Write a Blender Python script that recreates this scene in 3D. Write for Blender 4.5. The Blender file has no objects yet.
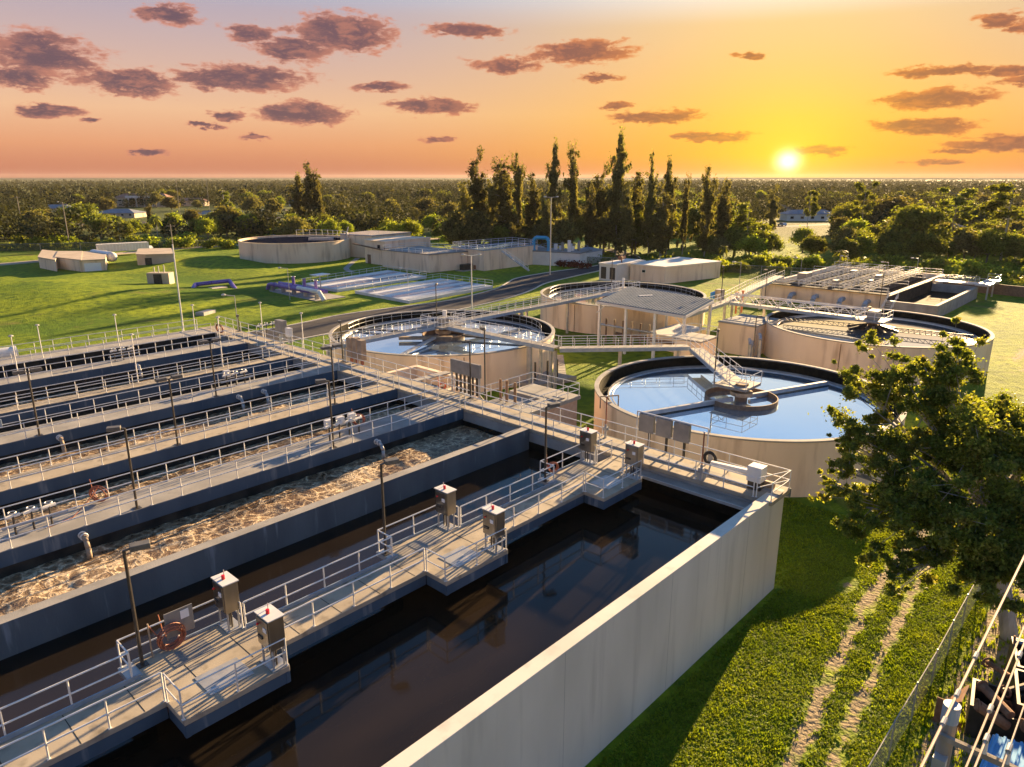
import bpy, math, random
from mathutils import Vector, Matrix
import numpy as np
random.seed(7); rng=np.random.default_rng(7)
S=bpy.context.scene; C=S.collection; PI=math.pi
# World frame: +X runs along the basins (away from the camera), +Y across them (to the left), Z up; ground is Z=0, basin tops Z=6.
# ---------------------------------------------------------------- camera
F=722.0; CAMP=Vector((-36.22,-13.60,22.2)); PITCH=math.radians(15.96); HEAD=math.radians(42.9)
cam=bpy.data.objects.new('camera',bpy.data.cameras.new('camera')); C.objects.link(cam)
cam.data.sensor_fit='HORIZONTAL'; cam.data.sensor_width=36; cam.data.lens=36*F/1024; cam.data.clip_end=12000; cam.data.clip_start=.2
cam.location=CAMP; cam.rotation_euler=(PI/2-PITCH,0,HEAD-PI/2); S.camera=cam
def G(x,y,Z=0.0):      # ground point seen at a photo position
    u=(x-512)/F; v=(y-383.5)/F
    d=math.sin(PITCH)+v*math.cos(PITCH); f=math.cos(PITCH)-v*math.sin(PITCH); t=(CAMP.z-Z)/d
    ch,sh=math.cos(HEAD),math.sin(HEAD)
    return (CAMP.x+t*(f*ch+u*sh), CAMP.y+t*(f*sh-u*ch))
def azel(x,y):
    u=(x-512)/F; v=(y-383.5)/F
    f=math.cos(PITCH)-v*math.sin(PITCH); up=-math.sin(PITCH)-v*math.cos(PITCH)
    return math.atan2(u,f), math.atan2(up,math.hypot(u,f))   # azimuth to the right of the heading, elevation
# ---------------------------------------------------------------- light
SUN_EL=math.radians(12.5); SUN_H=math.radians(9.2)
sd=bpy.data.lights.new('sun','SUN'); sd.energy=5.0; sd.angle=math.radians(.6); sd.color=(1,.68,.34)
so=bpy.data.objects.new('sun',sd); C.objects.link(so)
so.rotation_euler=Vector((math.cos(SUN_EL)*math.cos(SUN_H),math.cos(SUN_EL)*math.sin(SUN_H),math.sin(SUN_EL))).to_track_quat('Z','Y').to_euler()
S.view_settings.view_transform='Standard'; S.view_settings.look='None'; S.view_settings.gamma=1
S.view_settings.exposure=2.08
SKYF=.242
def lin(c): return tuple((v/255/12.92 if v<=10 else ((v/255+.055)/1.055)**2.4) for v in c)
def lin4(c): return (*lin(c),1)
W=bpy.data.worlds.new('World'); S.world=W; W.use_nodes=True
nt=W.node_tree; nt.nodes.clear(); N=nt.nodes; Lk=nt.links
def nd(t,**k):
    n=N.new(t)
    for a,b in k.items(): setattr(n,a,b)
    return n
def mth(op,a,b=None,c=None,clamp=False):
    n=N.new('ShaderNodeMath'); n.operation=op; n.use_clamp=clamp
    for i,v in enumerate((a,b,c)):
        if v is None: continue
        if isinstance(v,(int,float)): n.inputs[i].default_value=v
        else: Lk.new(v,n.inputs[i])
    return n.outputs[0]
def mixc(f,a,b,bt='MIX'):
    n=N.new('ShaderNodeMix'); n.data_type='RGBA'; n.blend_type=bt
    for k,v in ((0,f),(6,a),(7,b)):
        if isinstance(v,(int,float)): n.inputs[k].default_value=v
        elif isinstance(v,tuple): n.inputs[k].default_value=v
        else: Lk.new(v,n.inputs[k])
    return n.outputs[2]
def ramp(f,pts):
    n=N.new('ShaderNodeValToRGB'); e=n.color_ramp.elements; n.color_ramp.interpolation='EASE' if False else 'LINEAR'
    while len(e)<len(pts): e.new(.5)
    for q,(p,c) in zip(e,pts): q.position=p; q.color=c
    Lk.new(f,n.inputs[0]); return n.outputs[0]
def smooth(x,a,b):
    n=N.new('ShaderNodeMapRange'); n.interpolation_type='SMOOTHSTEP'; Lk.new(x,n.inputs[0]); n.inputs[1].default_value=a; n.inputs[2].default_value=b
    return n.outputs[0]
tc=nd('ShaderNodeTexCoord'); nv=nd('ShaderNodeVectorMath',operation='NORMALIZE'); Lk.new(tc.outputs['Generated'],nv.inputs[0])
sp=nd('ShaderNodeSeparateXYZ'); Lk.new(nv.outputs[0],sp.inputs[0]); dx,dy,dz=sp.outputs
ch,sh=math.cos(HEAD),math.sin(HEAD)
fwd=mth('ADD',mth('MULTIPLY',dx,ch),mth('MULTIPLY',dy,sh)); rgt=mth('SUBTRACT',mth('MULTIPLY',dx,sh),mth('MULTIPLY',dy,ch))
AZ=mth('ARCTAN2',rgt,fwd); EL=mth('ARCSINE',dz)
ELd=mth('MULTIPLY',EL,180/PI/60.0,clamp=True)
D=lambda d:d/60
away=ramp(ELd,[(0,lin4((190,112,90))),(D(2.2),lin4((228,160,118))),(D(4.5),lin4((238,190,150))),(D(7.5),lin4((214,180,166))),(D(11),lin4((184,170,182))),(D(13.8),lin4((140,178,218))),(D(20),lin4((104,166,230))),(D(32),lin4((98,148,208))),(1,lin4((72,116,180)))])
sunw=ramp(ELd,[(0,lin4((246,150,84))),(D(1.5),lin4((255,176,60))),(D(4),lin4((253,190,84))),(D(7.5),lin4((250,198,124))),(D(10.2),lin4((247,206,146))),(D(12.4),lin4((254,244,230))),(D(20),lin4((160,200,240))),(D(32),lin4((104,148,204))),(1,lin4((64,108,170)))])
SAZ,SEL=azel(788,161)
da=mth('SUBTRACT',AZ,SAZ); de=mth('SUBTRACT',EL,SEL)
fs=mth('EXPONENT',mth('MULTIPLY',mth('MULTIPLY',da,da),-1/(math.radians(21)**2)))
col=mixc(fs,away,sunw)
dd=mth('SQRT',mth('ADD',mth('MULTIPLY',da,da),mth('MULTIPLY',mth('MULTIPLY',de,de),1.3)))
# ---- clouds
nz=nd('ShaderNodeTexNoise'); nz.inputs['Scale'].default_value=22; nz.inputs['Detail'].default_value=7; nz.inputs['Roughness'].default_value=.68
vc=nd('ShaderNodeCombineXYZ'); Lk.new(AZ,vc.inputs[0]); Lk.new(mth('MULTIPLY',EL,2.6),vc.inputs[1]); Lk.new(vc.outputs[0],nz.inputs['Vector'])
ns=nd('ShaderNodeSeparateColor'); Lk.new(nz.outputs['Color'],ns.inputs[0])
aw=mth('ADD',AZ,mth('MULTIPLY',mth('SUBTRACT',ns.outputs[0],.5),.055)); ew=mth('ADD',EL,mth('MULTIPLY',mth('SUBTRACT',ns.outputs[1],.5),.024))
wv=nd('ShaderNodeCombineXYZ'); Lk.new(aw,wv.inputs[0]); Lk.new(ew,wv.inputs[1])
clouds=[(345,33,58,20),(292,50,45,12),(245,78,76,14),(130,82,48,13),(40,55,55,20),(15,78,40,10),(168,15,30,9),(250,35,30,9),(468,30,56,8),(583,52,60,12),(505,66,42,9),(602,77,28,4),(430,106,50,9),(300,113,52,11),(385,88,38,5),(52,112,32,6),(225,115,18,5),(95,121,14,4),(658,117,52,8),(715,137,50,5),(617,106,18,4),(945,71,55,5),(935,100,55,9),(925,126,48,8),(822,150,32,6),(1003,143,52,8),(1012,71,34,5),(998,20,20,8),(1018,28,14,5),(750,57,18,4),(150,152,16,3),(438,138,24,4),(255,137,18,3),(938,163,30,3),(960,150,26,3),(1015,82,26,4),(205,125,20,3)]
mask=None
for (cx,cy,hw,hh) in clouds:
    a0,e0=azel(cx,cy); wa=hw/F*.92; we=hh/F*1.0
    s_=nd('ShaderNodeVectorMath',operation='SUBTRACT'); Lk.new(wv.outputs[0],s_.inputs[0]); s_.inputs[1].default_value=(a0,e0,0)
    m_=nd('ShaderNodeVectorMath',operation='MULTIPLY'); Lk.new(s_.outputs[0],m_.inputs[0]); m_.inputs[1].default_value=(1/wa,1/we,0)
    l_=nd('ShaderNodeVectorMath',operation='LENGTH'); Lk.new(m_.outputs[0],l_.inputs[0])
    v=l_.outputs['Value']
    mask=v if mask is None else mth('MINIMUM',mask,v)
nz2=nd('ShaderNodeTexNoise'); nz2.inputs['Scale'].default_value=46; nz2.inputs['Detail'].default_value=8; nz2.inputs['Roughness'].default_value=.62; nz2.inputs['Distortion'].default_value=.4; Lk.new(vc.outputs[0],nz2.inputs['Vector'])
fine=mth('ADD',mth('MULTIPLY',mth('SUBTRACT',ns.outputs[2],.5),.9),mth('MULTIPLY',mth('SUBTRACT',nz2.outputs[0],.5),1.5))
mk=mth('SUBTRACT',1.0,mth('ADD',mask,fine))
cm=smooth(mk,.0,.38); core=smooth(mk,.08,.62)
cl_edge=mixc(fs,lin4((222,144,116)),lin4((244,140,60))); cl_core=mixc(fs,lin4((104,80,92)),lin4((158,90,72)))
ccol=mixc(mth('MULTIPLY',core,smooth(mth('ADD',nz2.outputs[0],mth('MULTIPLY',ns.outputs[0],.6)),.62,.86)),cl_edge,cl_core); ccol=mixc(mth('MULTIPLY',core,.55),ccol,cl_core)
col=mixc(mth('MULTIPLY',cm,.93),col,ccol)
g1=mth('EXPONENT',mth('MULTIPLY',dd,-1/math.radians(5.5))); g2=mth('EXPONENT',mth('MULTIPLY',mth('MULTIPLY',dd,dd),-1/(math.radians(.7)**2)))
def addc(a,colr,f):
    n=N.new('ShaderNodeVectorMath'); n.operation='SCALE'; n.inputs[0].default_value=colr; Lk.new(f,n.inputs['Scale'])
    m=N.new('ShaderNodeVectorMath'); m.operation='ADD'; Lk.new(a,m.inputs[0]); Lk.new(n.outputs[0],m.inputs[1]); return m.outputs[0]
col=addc(col,(.62,.42,.0),g1); col=addc(col,(1.9,1.7,1.1),g2)
dn=smooth(EL,-.0014,-.0002); col=mixc(dn,lin4((74,70,54)),col)
b1=nd('ShaderNodeBackground'); Lk.new(col,b1.inputs[0]); b1.inputs[1].default_value=SKYF
sk=nd('ShaderNodeTexSky',sky_type='NISHITA'); sk.sun_disc=False; sk.sun_elevation=SUN_EL; sk.sun_rotation=PI/2-SUN_H; sk.air_density=1.2; sk.dust_density=1.5
b2=nd('ShaderNodeBackground'); Lk.new(sk.outputs[0],b2.inputs[0]); b2.inputs[1].default_value=.03
ms=nd('ShaderNodeMixShader'); Lk.new(mth('MULTIPLY',smooth(EL,math.radians(28),math.radians(60)),.6),ms.inputs[0]); Lk.new(b1.outputs[0],ms.inputs[1]); Lk.new(b2.outputs[0],ms.inputs[2])
wo=nd('ShaderNodeOutputWorld'); Lk.new(ms.outputs[0],wo.inputs[0])
S.cycles.max_bounces=6; S.cycles.volume_bounces=0; S.cycles.transparent_max_bounces=12

# ---------------------------------------------------------------- materials
M={}
def mat(name,c1,c2=None,rough=.7,scale=1.0,metal=0,bump=0,bscale=None,det=4,stretch=(1,1,1),spec=.5,lo=.35,hi=.65,c3=None,s3=20,lo3=.55,hi3=.7,trans=0,island=False,ior=None,dist=.02,st3=(1,1,1),per_obj=0):
    m=bpy.data.materials.new(name); m.use_nodes=True; t=m.node_tree; b=t.nodes['Principled BSDF']; L=t.links
    geo=t.nodes.new('ShaderNodeNewGeometry')
    def mp(st):
        q=t.nodes.new('ShaderNodeMapping'); q.inputs['Scale'].default_value=st; L.new(geo.outputs['Position'],q.inputs[0]); return q.outputs[0]
    out=None
    if c2:
        n=t.nodes.new('ShaderNodeTexNoise'); n.inputs['Scale'].default_value=scale; n.inputs['Detail'].default_value=det; L.new(mp(stretch),n.inputs['Vector'])
        r=t.nodes.new('ShaderNodeValToRGB'); r.color_ramp.elements[0].position=lo; r.color_ramp.elements[1].position=hi
        r.color_ramp.elements[0].color=(*c1,1); r.color_ramp.elements[1].color=(*c2,1); L.new(n.outputs[0],r.inputs[0]); out=r.outputs[0]
    if c3:
        n=t.nodes.new('ShaderNodeTexNoise'); n.inputs['Scale'].default_value=s3; n.inputs['Detail'].default_value=5; L.new(mp(st3),n.inputs['Vector'])
        r=t.nodes.new('ShaderNodeMapRange'); r.inputs[1].default_value=lo3; r.inputs[2].default_value=hi3; L.new(n.outputs[0],r.inputs[0])
        x=t.nodes.new('ShaderNodeMix'); x.data_type='RGBA'; L.new(r.outputs[0],x.inputs[0]); L.new(out,x.inputs[6]); x.inputs[7].default_value=(*c3,1); out=x.outputs[2]
    if island or per_obj:
        x=t.nodes.new('ShaderNodeHueSaturation'); 
        if out: L.new(out,x.inputs['Color'])
        else: x.inputs['Color'].default_value=(*c1,1)
        src=geo.outputs['Random Per Island']
        r=t.nodes.new('ShaderNodeMapRange'); r.inputs[3].default_value=.55; r.inputs[4].default_value=1.5; L.new(src,r.inputs[0]); v=r.outputs[0]
        oi=t.nodes.new('ShaderNodeObjectInfo'); r2=t.nodes.new('ShaderNodeMapRange'); r2.inputs[3].default_value=1-per_obj; r2.inputs[4].default_value=1+per_obj; L.new(oi.outputs['Random'],r2.inputs[0])
        mm=t.nodes.new('ShaderNodeMath'); mm.operation='MULTIPLY'
        if island: L.new(v,mm.inputs[0])
        else: mm.inputs[0].default_value=1
        L.new(r2.outputs[0],mm.inputs[1]); L.new(mm.outputs[0],x.inputs['Value'])
        r3=t.nodes.new('ShaderNodeMapRange'); r3.inputs[3].default_value=.5-.06*per_obj; r3.inputs[4].default_value=.5+.05*per_obj; L.new(oi.outputs['Random'],r3.inputs[0]); L.new(r3.outputs[0],x.inputs['Hue'])
        out=x.outputs[0]
    if out: L.new(out,b.inputs['Base Color'])
    else: b.inputs['Base Color'].default_value=(*c1,1)
    b.inputs['Roughness'].default_value=rough; b.inputs['Metallic'].default_value=metal; b.inputs['Specular IOR Level'].default_value=spec
    if ior: b.inputs['IOR'].default_value=ior
    if bump:
        n=t.nodes.new('ShaderNodeTexNoise'); n.inputs['Scale'].default_value=bscale or scale*6; n.inputs['Detail'].default_value=4; L.new(mp(stretch),n.inputs['Vector'])
        q=t.nodes.new('ShaderNodeBump'); q.inputs['Strength'].default_value=bump; q.inputs['Distance'].default_value=dist; L.new(n.outputs[0],q.inputs['Height']); L.new(q.outputs[0],b.inputs['Normal'])
    if trans:
        tr=t.nodes.new('ShaderNodeBsdfTranslucent'); 
        hs=t.nodes.new('ShaderNodeMix'); hs.data_type='RGBA'; hs.blend_type='MULTIPLY'; hs.inputs[0].default_value=1
        if out: L.new(out,hs.inputs[6])
        else: hs.inputs[6].default_value=(*c1,1)
        hs.inputs[7].default_value=(2.0,1.7,.55,1); L.new(hs.outputs[2],tr.inputs[0])
        mx=t.nodes.new('ShaderNodeMixShader'); mx.inputs[0].default_value=trans; L.new(b.outputs[0],mx.inputs[1]); L.new(tr.outputs[0],mx.inputs[2]); L.new(mx.outputs[0],t.nodes['Material Output'].inputs[0])
    M[name]=m; return m
mat('galvanised',(.36,.37,.38),(.48,.48,.47),rough=.42,scale=2,metal=.35)
mat('white_rail',(.66,.66,.64),(.76,.75,.72),rough=.38,scale=3,metal=.15)
mat('bronze_paint',(.035,.03,.026),(.06,.05,.04),rough=.45,scale=5)
mat('lamp_housing',(.10,.095,.085),(.15,.14,.12),rough=.5,scale=5)
mat('lamp_glass',(.5,.48,.42),rough=.15)
mat('stainless',(.28,.26,.22),(.40,.37,.32),rough=.28,scale=2,metal=.9,stretch=(1,1,.2))
mat('red_lens',(.65,.01,.02),rough=.2)
mat('deck_concrete',(.33,.28,.21),(.43,.37,.28),rough=.85,scale=.9,det=8,bump=.3,bscale=30,c3=(.19,.16,.12),s3=1.7,lo3=.55,hi3=.75)
mat('pale_concrete',(.25,.24,.225),(.35,.335,.31),rough=.85,scale=.7,det=8,bump=.3,bscale=20,c3=(.20,.185,.16),s3=2.2,lo3=.6,hi3=.8)
mat('grey_wall',(.085,.10,.115),(.13,.15,.165),rough=.8,scale=.6,det=8,stretch=(1,1,.25),bump=.3,bscale=14,c3=(.24,.26,.28),s3=2.4,lo3=.61,hi3=.72,st3=(1,1,.10))
mat('dark_wet',(.016,.016,.016),(.045,.042,.036),rough=.7,scale=1.2,det=8,spec=.15)
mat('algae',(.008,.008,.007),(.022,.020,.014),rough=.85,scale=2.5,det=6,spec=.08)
mat('outer_wall',(.64,.60,.52),(.76,.71,.62),rough=.85,scale=.35,det=9,stretch=(1,1,.35),bump=.15,bscale=25,c3=(.54,.50,.43),s3=1.6,lo3=.55,hi3=.8,st3=(1,1,.08))
mat('peach_wall',(.78,.61,.43),(.85,.69,.51),rough=.85,scale=.4,det=8,stretch=(1,1,.3),bump=.15,bscale=20,c3=(.52,.38,.26),s3=.9,lo3=.52,hi3=.74,st3=(1,1,.15))
mat('brick_wall',(.50,.33,.24),(.58,.40,.30),rough=.85,scale=3,det=6,bump=.3,bscale=20)
mat('rust_trim',(.16,.10,.065),(.24,.15,.09),rough=.8,scale=3)
mat('asphalt',(.055,.052,.055),(.085,.08,.08),spec=.12,rough=.85,scale=.3,det=9,bump=.2,bscale=30)
mat('kerb',(.5,.47,.42),(.6,.56,.5),rough=.85,scale=1)
mat('metal_roof',(.085,.12,.175),(.12,.155,.21),rough=.9,scale=1,spec=0)
mat('white_metal',(.68,.67,.64),(.76,.75,.72),rough=.45,scale=2)
mat('white_roof',(.74,.70,.62),(.82,.78,.70),rough=.6,scale=.2)
mat('blue_pipe',(.03,.30,.55),rough=.35)
mat('blue_grey_pipe',(.26,.33,.42),(.32,.4,.5),rough=.5,scale=2)
mat('purple_pipe',(.13,.08,.32),(.18,.12,.40),rough=.4,scale=3)
mat('hose',(.34,.11,.06),(.42,.15,.08),rough=.6,scale=6)
mat('red_hose',(.5,.06,.03),rough=.6)
mat('rust_pole',(.28,.08,.04),(.35,.12,.06),rough=.6,scale=8)
mat('black_rubber',(.02,.02,.02),rough=.7)
mat('bark',(.10,.085,.065),(.22,.19,.155),rough=.9,scale=4,det=6,stretch=(1,1,.3),bump=.6,bscale=10)
mat('pale_bark',(.26,.24,.21),(.40,.37,.33),rough=.9,scale=3,det=6,stretch=(1,1,.3),bump=.5,bscale=9)
mat('leaf',(.085,.12,.028),(.13,.16,.035),rough=.6,scale=.35,trans=.5,island=True,per_obj=.25,spec=.2)
mat('leaf_bright',(.13,.19,.028),(.20,.25,.04),rough=.6,scale=.3,trans=.5,island=True,per_obj=.22,spec=.2)
mat('leaf_dark',(.09,.10,.05),(.14,.145,.065),rough=.7,scale=.3,trans=.45,island=True,per_obj=.25,spec=.15)
mat('leaf_far',(.034,.044,.020),(.060,.068,.030),rough=.8,scale=.25,trans=.15,lo=.3,hi=.7,spec=.1)
mat('leaf_red',(.10,.03,.025),(.16,.05,.04),rough=.7,scale=1,trans=.3,island=True,spec=.2)
mat('grass_blade',(.13,.21,.012),(.21,.28,.020),rough=.6,scale=.25,trans=.45,island=True,spec=.2)
mat('dirt',(.34,.27,.19),(.46,.38,.28),rough=.95,scale=2.0,det=8,bump=.5,bscale=14)
mat('dark_glass',(.02,.025,.03),rough=.08)
mat('shingle',(.13,.11,.10),(.2,.17,.15),rough=.85,scale=1)
mat('terracotta',(.28,.14,.10),(.36,.2,.14),rough=.85,scale=1)
mat('grey_roof',(.17,.19,.23),(.24,.26,.3),rough=.7,scale=.5)
mat('house_white',(.62,.60,.56),(.7,.68,.63),rough=.8,scale=.5)
mat('house_tan',(.45,.36,.26),(.54,.44,.33),rough=.8,scale=.5)
mat('wood_pole',(.24,.21,.17),(.36,.32,.27),rough=.9,scale=3,stretch=(1,1,.15),bump=.5,bscale=12)
mat('blue_roof',(.14,.36,.62),(.20,.43,.68),rough=.75,scale=1,spec=.1)
mat('black_paint',(.015,.014,.013),(.05,.042,.035),rough=.5,scale=2)
mat('rust',(.20,.09,.05),(.34,.17,.09),rough=.85,scale=3)
mat('blue_scrap',(.12,.22,.36),(.2,.3,.42),rough=.5,scale=2)
mat('tan_steel',(.30,.22,.15),(.42,.32,.22),rough=.7,scale=2)
mat('cable',(.55,.42,.32),(.62,.5,.4),rough=.5,scale=2,metal=.3)
mat('car_white',(.7,.7,.7),rough=.25); mat('car_blue',(.08,.12,.22),rough=.25); mat('car_dark',(.04,.04,.045),rough=.25); mat('car_red',(.3,.04,.03),rough=.25)
mat('grey_plate',(.22,.215,.205),(.30,.285,.26),rough=.6,scale=1.5,metal=.2)
mat('white_sign',(.8,.8,.8),rough=.5)
mat('orange_paint',(.6,.2,.08),rough=.5)
mat('solar_blue',(.004,.007,.02),(.008,.012,.03),rough=.9,scale=.3,spec=0)
mat('pool_white',(.50,.53,.56),(.60,.63,.66),rough=.5,scale=.6)
mat('pool_water',(.20,.30,.40),(.30,.40,.50),rough=.12,scale=.3)
mat('tank_dark_water',(.010,.008,.006),(.026,.018,.011),rough=.07,scale=.22,det=3,bump=.10,bscale=1.6,dist=.05,ior=1.36,stretch=(.35,1,1))
mat('silver_water',(.90,.90,.90),(.94,.93,.92),rough=.03,scale=.1,metal=.9,bump=.015,bscale=1.2,dist=.03)
mat('clear_water',(.60,.76,.92),(.64,.80,.95),rough=.03,scale=.1,metal=.88,bump=.015,bscale=1.2,dist=.03)
def chainlink(name,c,a,w=.06,sc=7):
    m=bpy.data.materials.new(name); m.use_nodes=True; t=m.node_tree; b=t.nodes['Principled BSDF']; L=t.links
    b.inputs['Base Color'].default_value=(*c,1); b.inputs['Roughness'].default_value=.5
    geo=t.nodes.new('ShaderNodeNewGeometry'); s=t.nodes.new('ShaderNodeSeparateXYZ'); L.new(geo.outputs['Position'],s.inputs[0])
    def ma(op,x,y):
        n=t.nodes.new('ShaderNodeMath'); n.operation=op
        for i,v in enumerate((x,y)):
            if isinstance(v,(int,float)): n.inputs[i].default_value=v
            else: L.new(v,n.inputs[i])
        return n.outputs[0]
    h=ma('ADD',s.outputs[0],s.outputs[1])
    f1=ma('FRACT',ma('MULTIPLY',ma('ADD',h,s.outputs[2]),sc),0); f2=ma('FRACT',ma('MULTIPLY',ma('SUBTRACT',h,s.outputs[2]),sc),0)
    al=ma('MAXIMUM',ma('LESS_THAN',f1,a),ma('LESS_THAN',f2,a)); L.new(al,b.inputs['Alpha']); M[name]=m
chainlink('chain_mesh',(.42,.42,.40),.26,sc=9); chainlink('green_mesh',(.05,.075,.04),.4,sc=3)

def foam_mat():
    m=bpy.data.materials.new('foam_water'); m.use_nodes=True; t=m.node_tree; b=t.nodes['Principled BSDF']; L=t.links
    geo=t.nodes.new('ShaderNodeNewGeometry')
    n0=t.nodes.new('ShaderNodeTexNoise'); n0.inputs['Scale'].default_value=.9; n0.inputs['Detail'].default_value=5; L.new(geo.outputs['Position'],n0.inputs['Vector'])
    sc=t.nodes.new('ShaderNodeVectorMath'); sc.operation='SCALE'; sc.inputs['Scale'].default_value=1.3; L.new(n0.outputs['Color'],sc.inputs[0])
    ad=t.nodes.new('ShaderNodeVectorMath'); ad.operation='ADD'; L.new(geo.outputs['Position'],ad.inputs[0]); L.new(sc.outputs[0],ad.inputs[1])
    vo=t.nodes.new('ShaderNodeTexVoronoi'); vo.feature='DISTANCE_TO_EDGE'; vo.inputs['Scale'].default_value=1.5; L.new(ad.outputs[0],vo.inputs['Vector'])
    n1=t.nodes.new('ShaderNodeTexNoise'); n1.inputs['Scale'].default_value=4.5; n1.inputs['Detail'].default_value=8; n1.inputs['Distortion'].default_value=1.6; L.new(ad.outputs[0],n1.inputs['Vector'])
    n2=t.nodes.new('ShaderNodeTexNoise'); n2.inputs['Scale'].default_value=.22; n2.inputs['Detail'].default_value=3; L.new(geo.outputs['Position'],n2.inputs['Vector'])
    r=t.nodes.new('ShaderNodeMapRange'); r.inputs[1].default_value=0; r.inputs[2].default_value=.20; r.inputs[3].default_value=1; r.inputs[4].default_value=0; L.new(vo.outputs[0],r.inputs[0])
    def ma(op,x,y,cl=False):
        q=t.nodes.new('ShaderNodeMath'); q.operation=op; q.use_clamp=cl
        for i,v in enumerate((x,y)):
            if isinstance(v,(int,float)): q.inputs[i].default_value=v
            else: L.new(v,q.inputs[i])
        return q.outputs[0]
    s=ma('ADD',ma('MULTIPLY',r.outputs[0],.38),ma('ADD',ma('MULTIPLY',n1.outputs[0],1.3),ma('MULTIPLY',n2.outputs[0],.9)))
    rp=t.nodes.new('ShaderNodeValToRGB'); e=rp.color_ramp.elements; e[0].position=.0; e[0].color=(.07,.045,.024,1); e[1].position=1; e[1].color=(.72,.57,.38,1)
    q=e.new(.40); q.color=(.19,.12,.065,1); q=e.new(.70); q.color=(.34,.25,.155,1)
    fz=t.nodes.new('ShaderNodeMapRange'); fz.inputs[1].default_value=.85; fz.inputs[2].default_value=1.62; L.new(s,fz.inputs[0]); L.new(fz.outputs[0],rp.inputs[0]); L.new(rp.outputs[0],b.inputs['Base Color'])
    rr=t.nodes.new('ShaderNodeMapRange'); rr.inputs[3].default_value=.15; rr.inputs[4].default_value=.85; L.new(fz.outputs[0],rr.inputs[0]); L.new(rr.outputs[0],b.inputs['Roughness'])
    bp=t.nodes.new('ShaderNodeBump'); bp.inputs['Strength'].default_value=.9; bp.inputs['Distance'].default_value=.045; L.new(s,bp.inputs['Height']); L.new(bp.outputs[0],b.inputs['Normal'])
    M['foam_water']=m
foam_mat()
def grass_mat():
    m=bpy.data.materials.new('grass_ground'); m.use_nodes=True; t=m.node_tree; b=t.nodes['Principled BSDF']; L=t.links
    geo=t.nodes.new('ShaderNodeNewGeometry')
    def noise(s,d=6,dist=0):
        n=t.nodes.new('ShaderNodeTexNoise'); n.inputs['Scale'].default_value=s; n.inputs['Detail'].default_value=d; n.inputs['Distortion'].default_value=dist; L.new(geo.outputs['Position'],n.inputs['Vector']); return n.outputs[0]
    def mix(f,a,c):
        x=t.nodes.new('ShaderNodeMix'); x.data_type='RGBA'; L.new(f,x.inputs[0])
        for i,v in ((6,a),(7,c)):
            if isinstance(v,tuple): x.inputs[i].default_value=(*v,1)
            else: L.new(v,x.inputs[i])
        return x.outputs[2]
    def rng_(f,a,c):
        r=t.nodes.new('ShaderNodeMapRange'); r.inputs[1].default_value=a; r.inputs[2].default_value=c; L.new(f,r.inputs[0]); return r.outputs[0]
    c=mix(rng_(noise(.05),.35,.65),(.09,.17,.008),(.29,.35,.014))
    c=mix(rng_(noise(.9,8),.42,.72),c,(.055,.11,.008))
    c=mix(rng_(noise(.11,7,1),.60,.78),c,(.20,.17,.045))
    at=t.nodes.new('ShaderNodeVertexColor'); at.layer_name='dirt'
    sp_=t.nodes.new('ShaderNodeSeparateColor'); L.new(at.outputs[0],sp_.inputs[0])
    mm=t.nodes.new('ShaderNodeMath'); mm.operation='MULTIPLY_ADD'; L.new(noise(1.7,8),mm.inputs[0]); mm.inputs[1].default_value=1.5; 
    L.new(sp_.outputs[0],mm.inputs[2])
    dm=mix(noise(3,6),(.22,.17,.105),(.38,.31,.21))
    c=mix(rng_(mm.outputs[0],1.15,1.45),c,dm)
    # far plain: brown-green scrub
    c2=mix(rng_(noise(.01,6),.4,.6),(.045,.065,.016),(.10,.125,.03)); c=mix(sp_.outputs[1],c,c2)
    L.new(c,b.inputs['Base Color']); b.inputs['Roughness'].default_value=.9; b.inputs['Specular IOR Level'].default_value=.15
    bp=t.nodes.new('ShaderNodeBump'); bp.inputs['Strength'].default_value=1; bp.inputs['Distance'].default_value=.22; 
    ad=t.nodes.new('ShaderNodeMath'); ad.operation='ADD'; L.new(noise(4.5,6),ad.inputs[0]); L.new(noise(.5,3),ad.inputs[1])
    L.new(ad.outputs[0],bp.inputs['Height']); L.new(bp.outputs[0],b.inputs['Normal']); M['grass_ground']=m
grass_mat()
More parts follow.
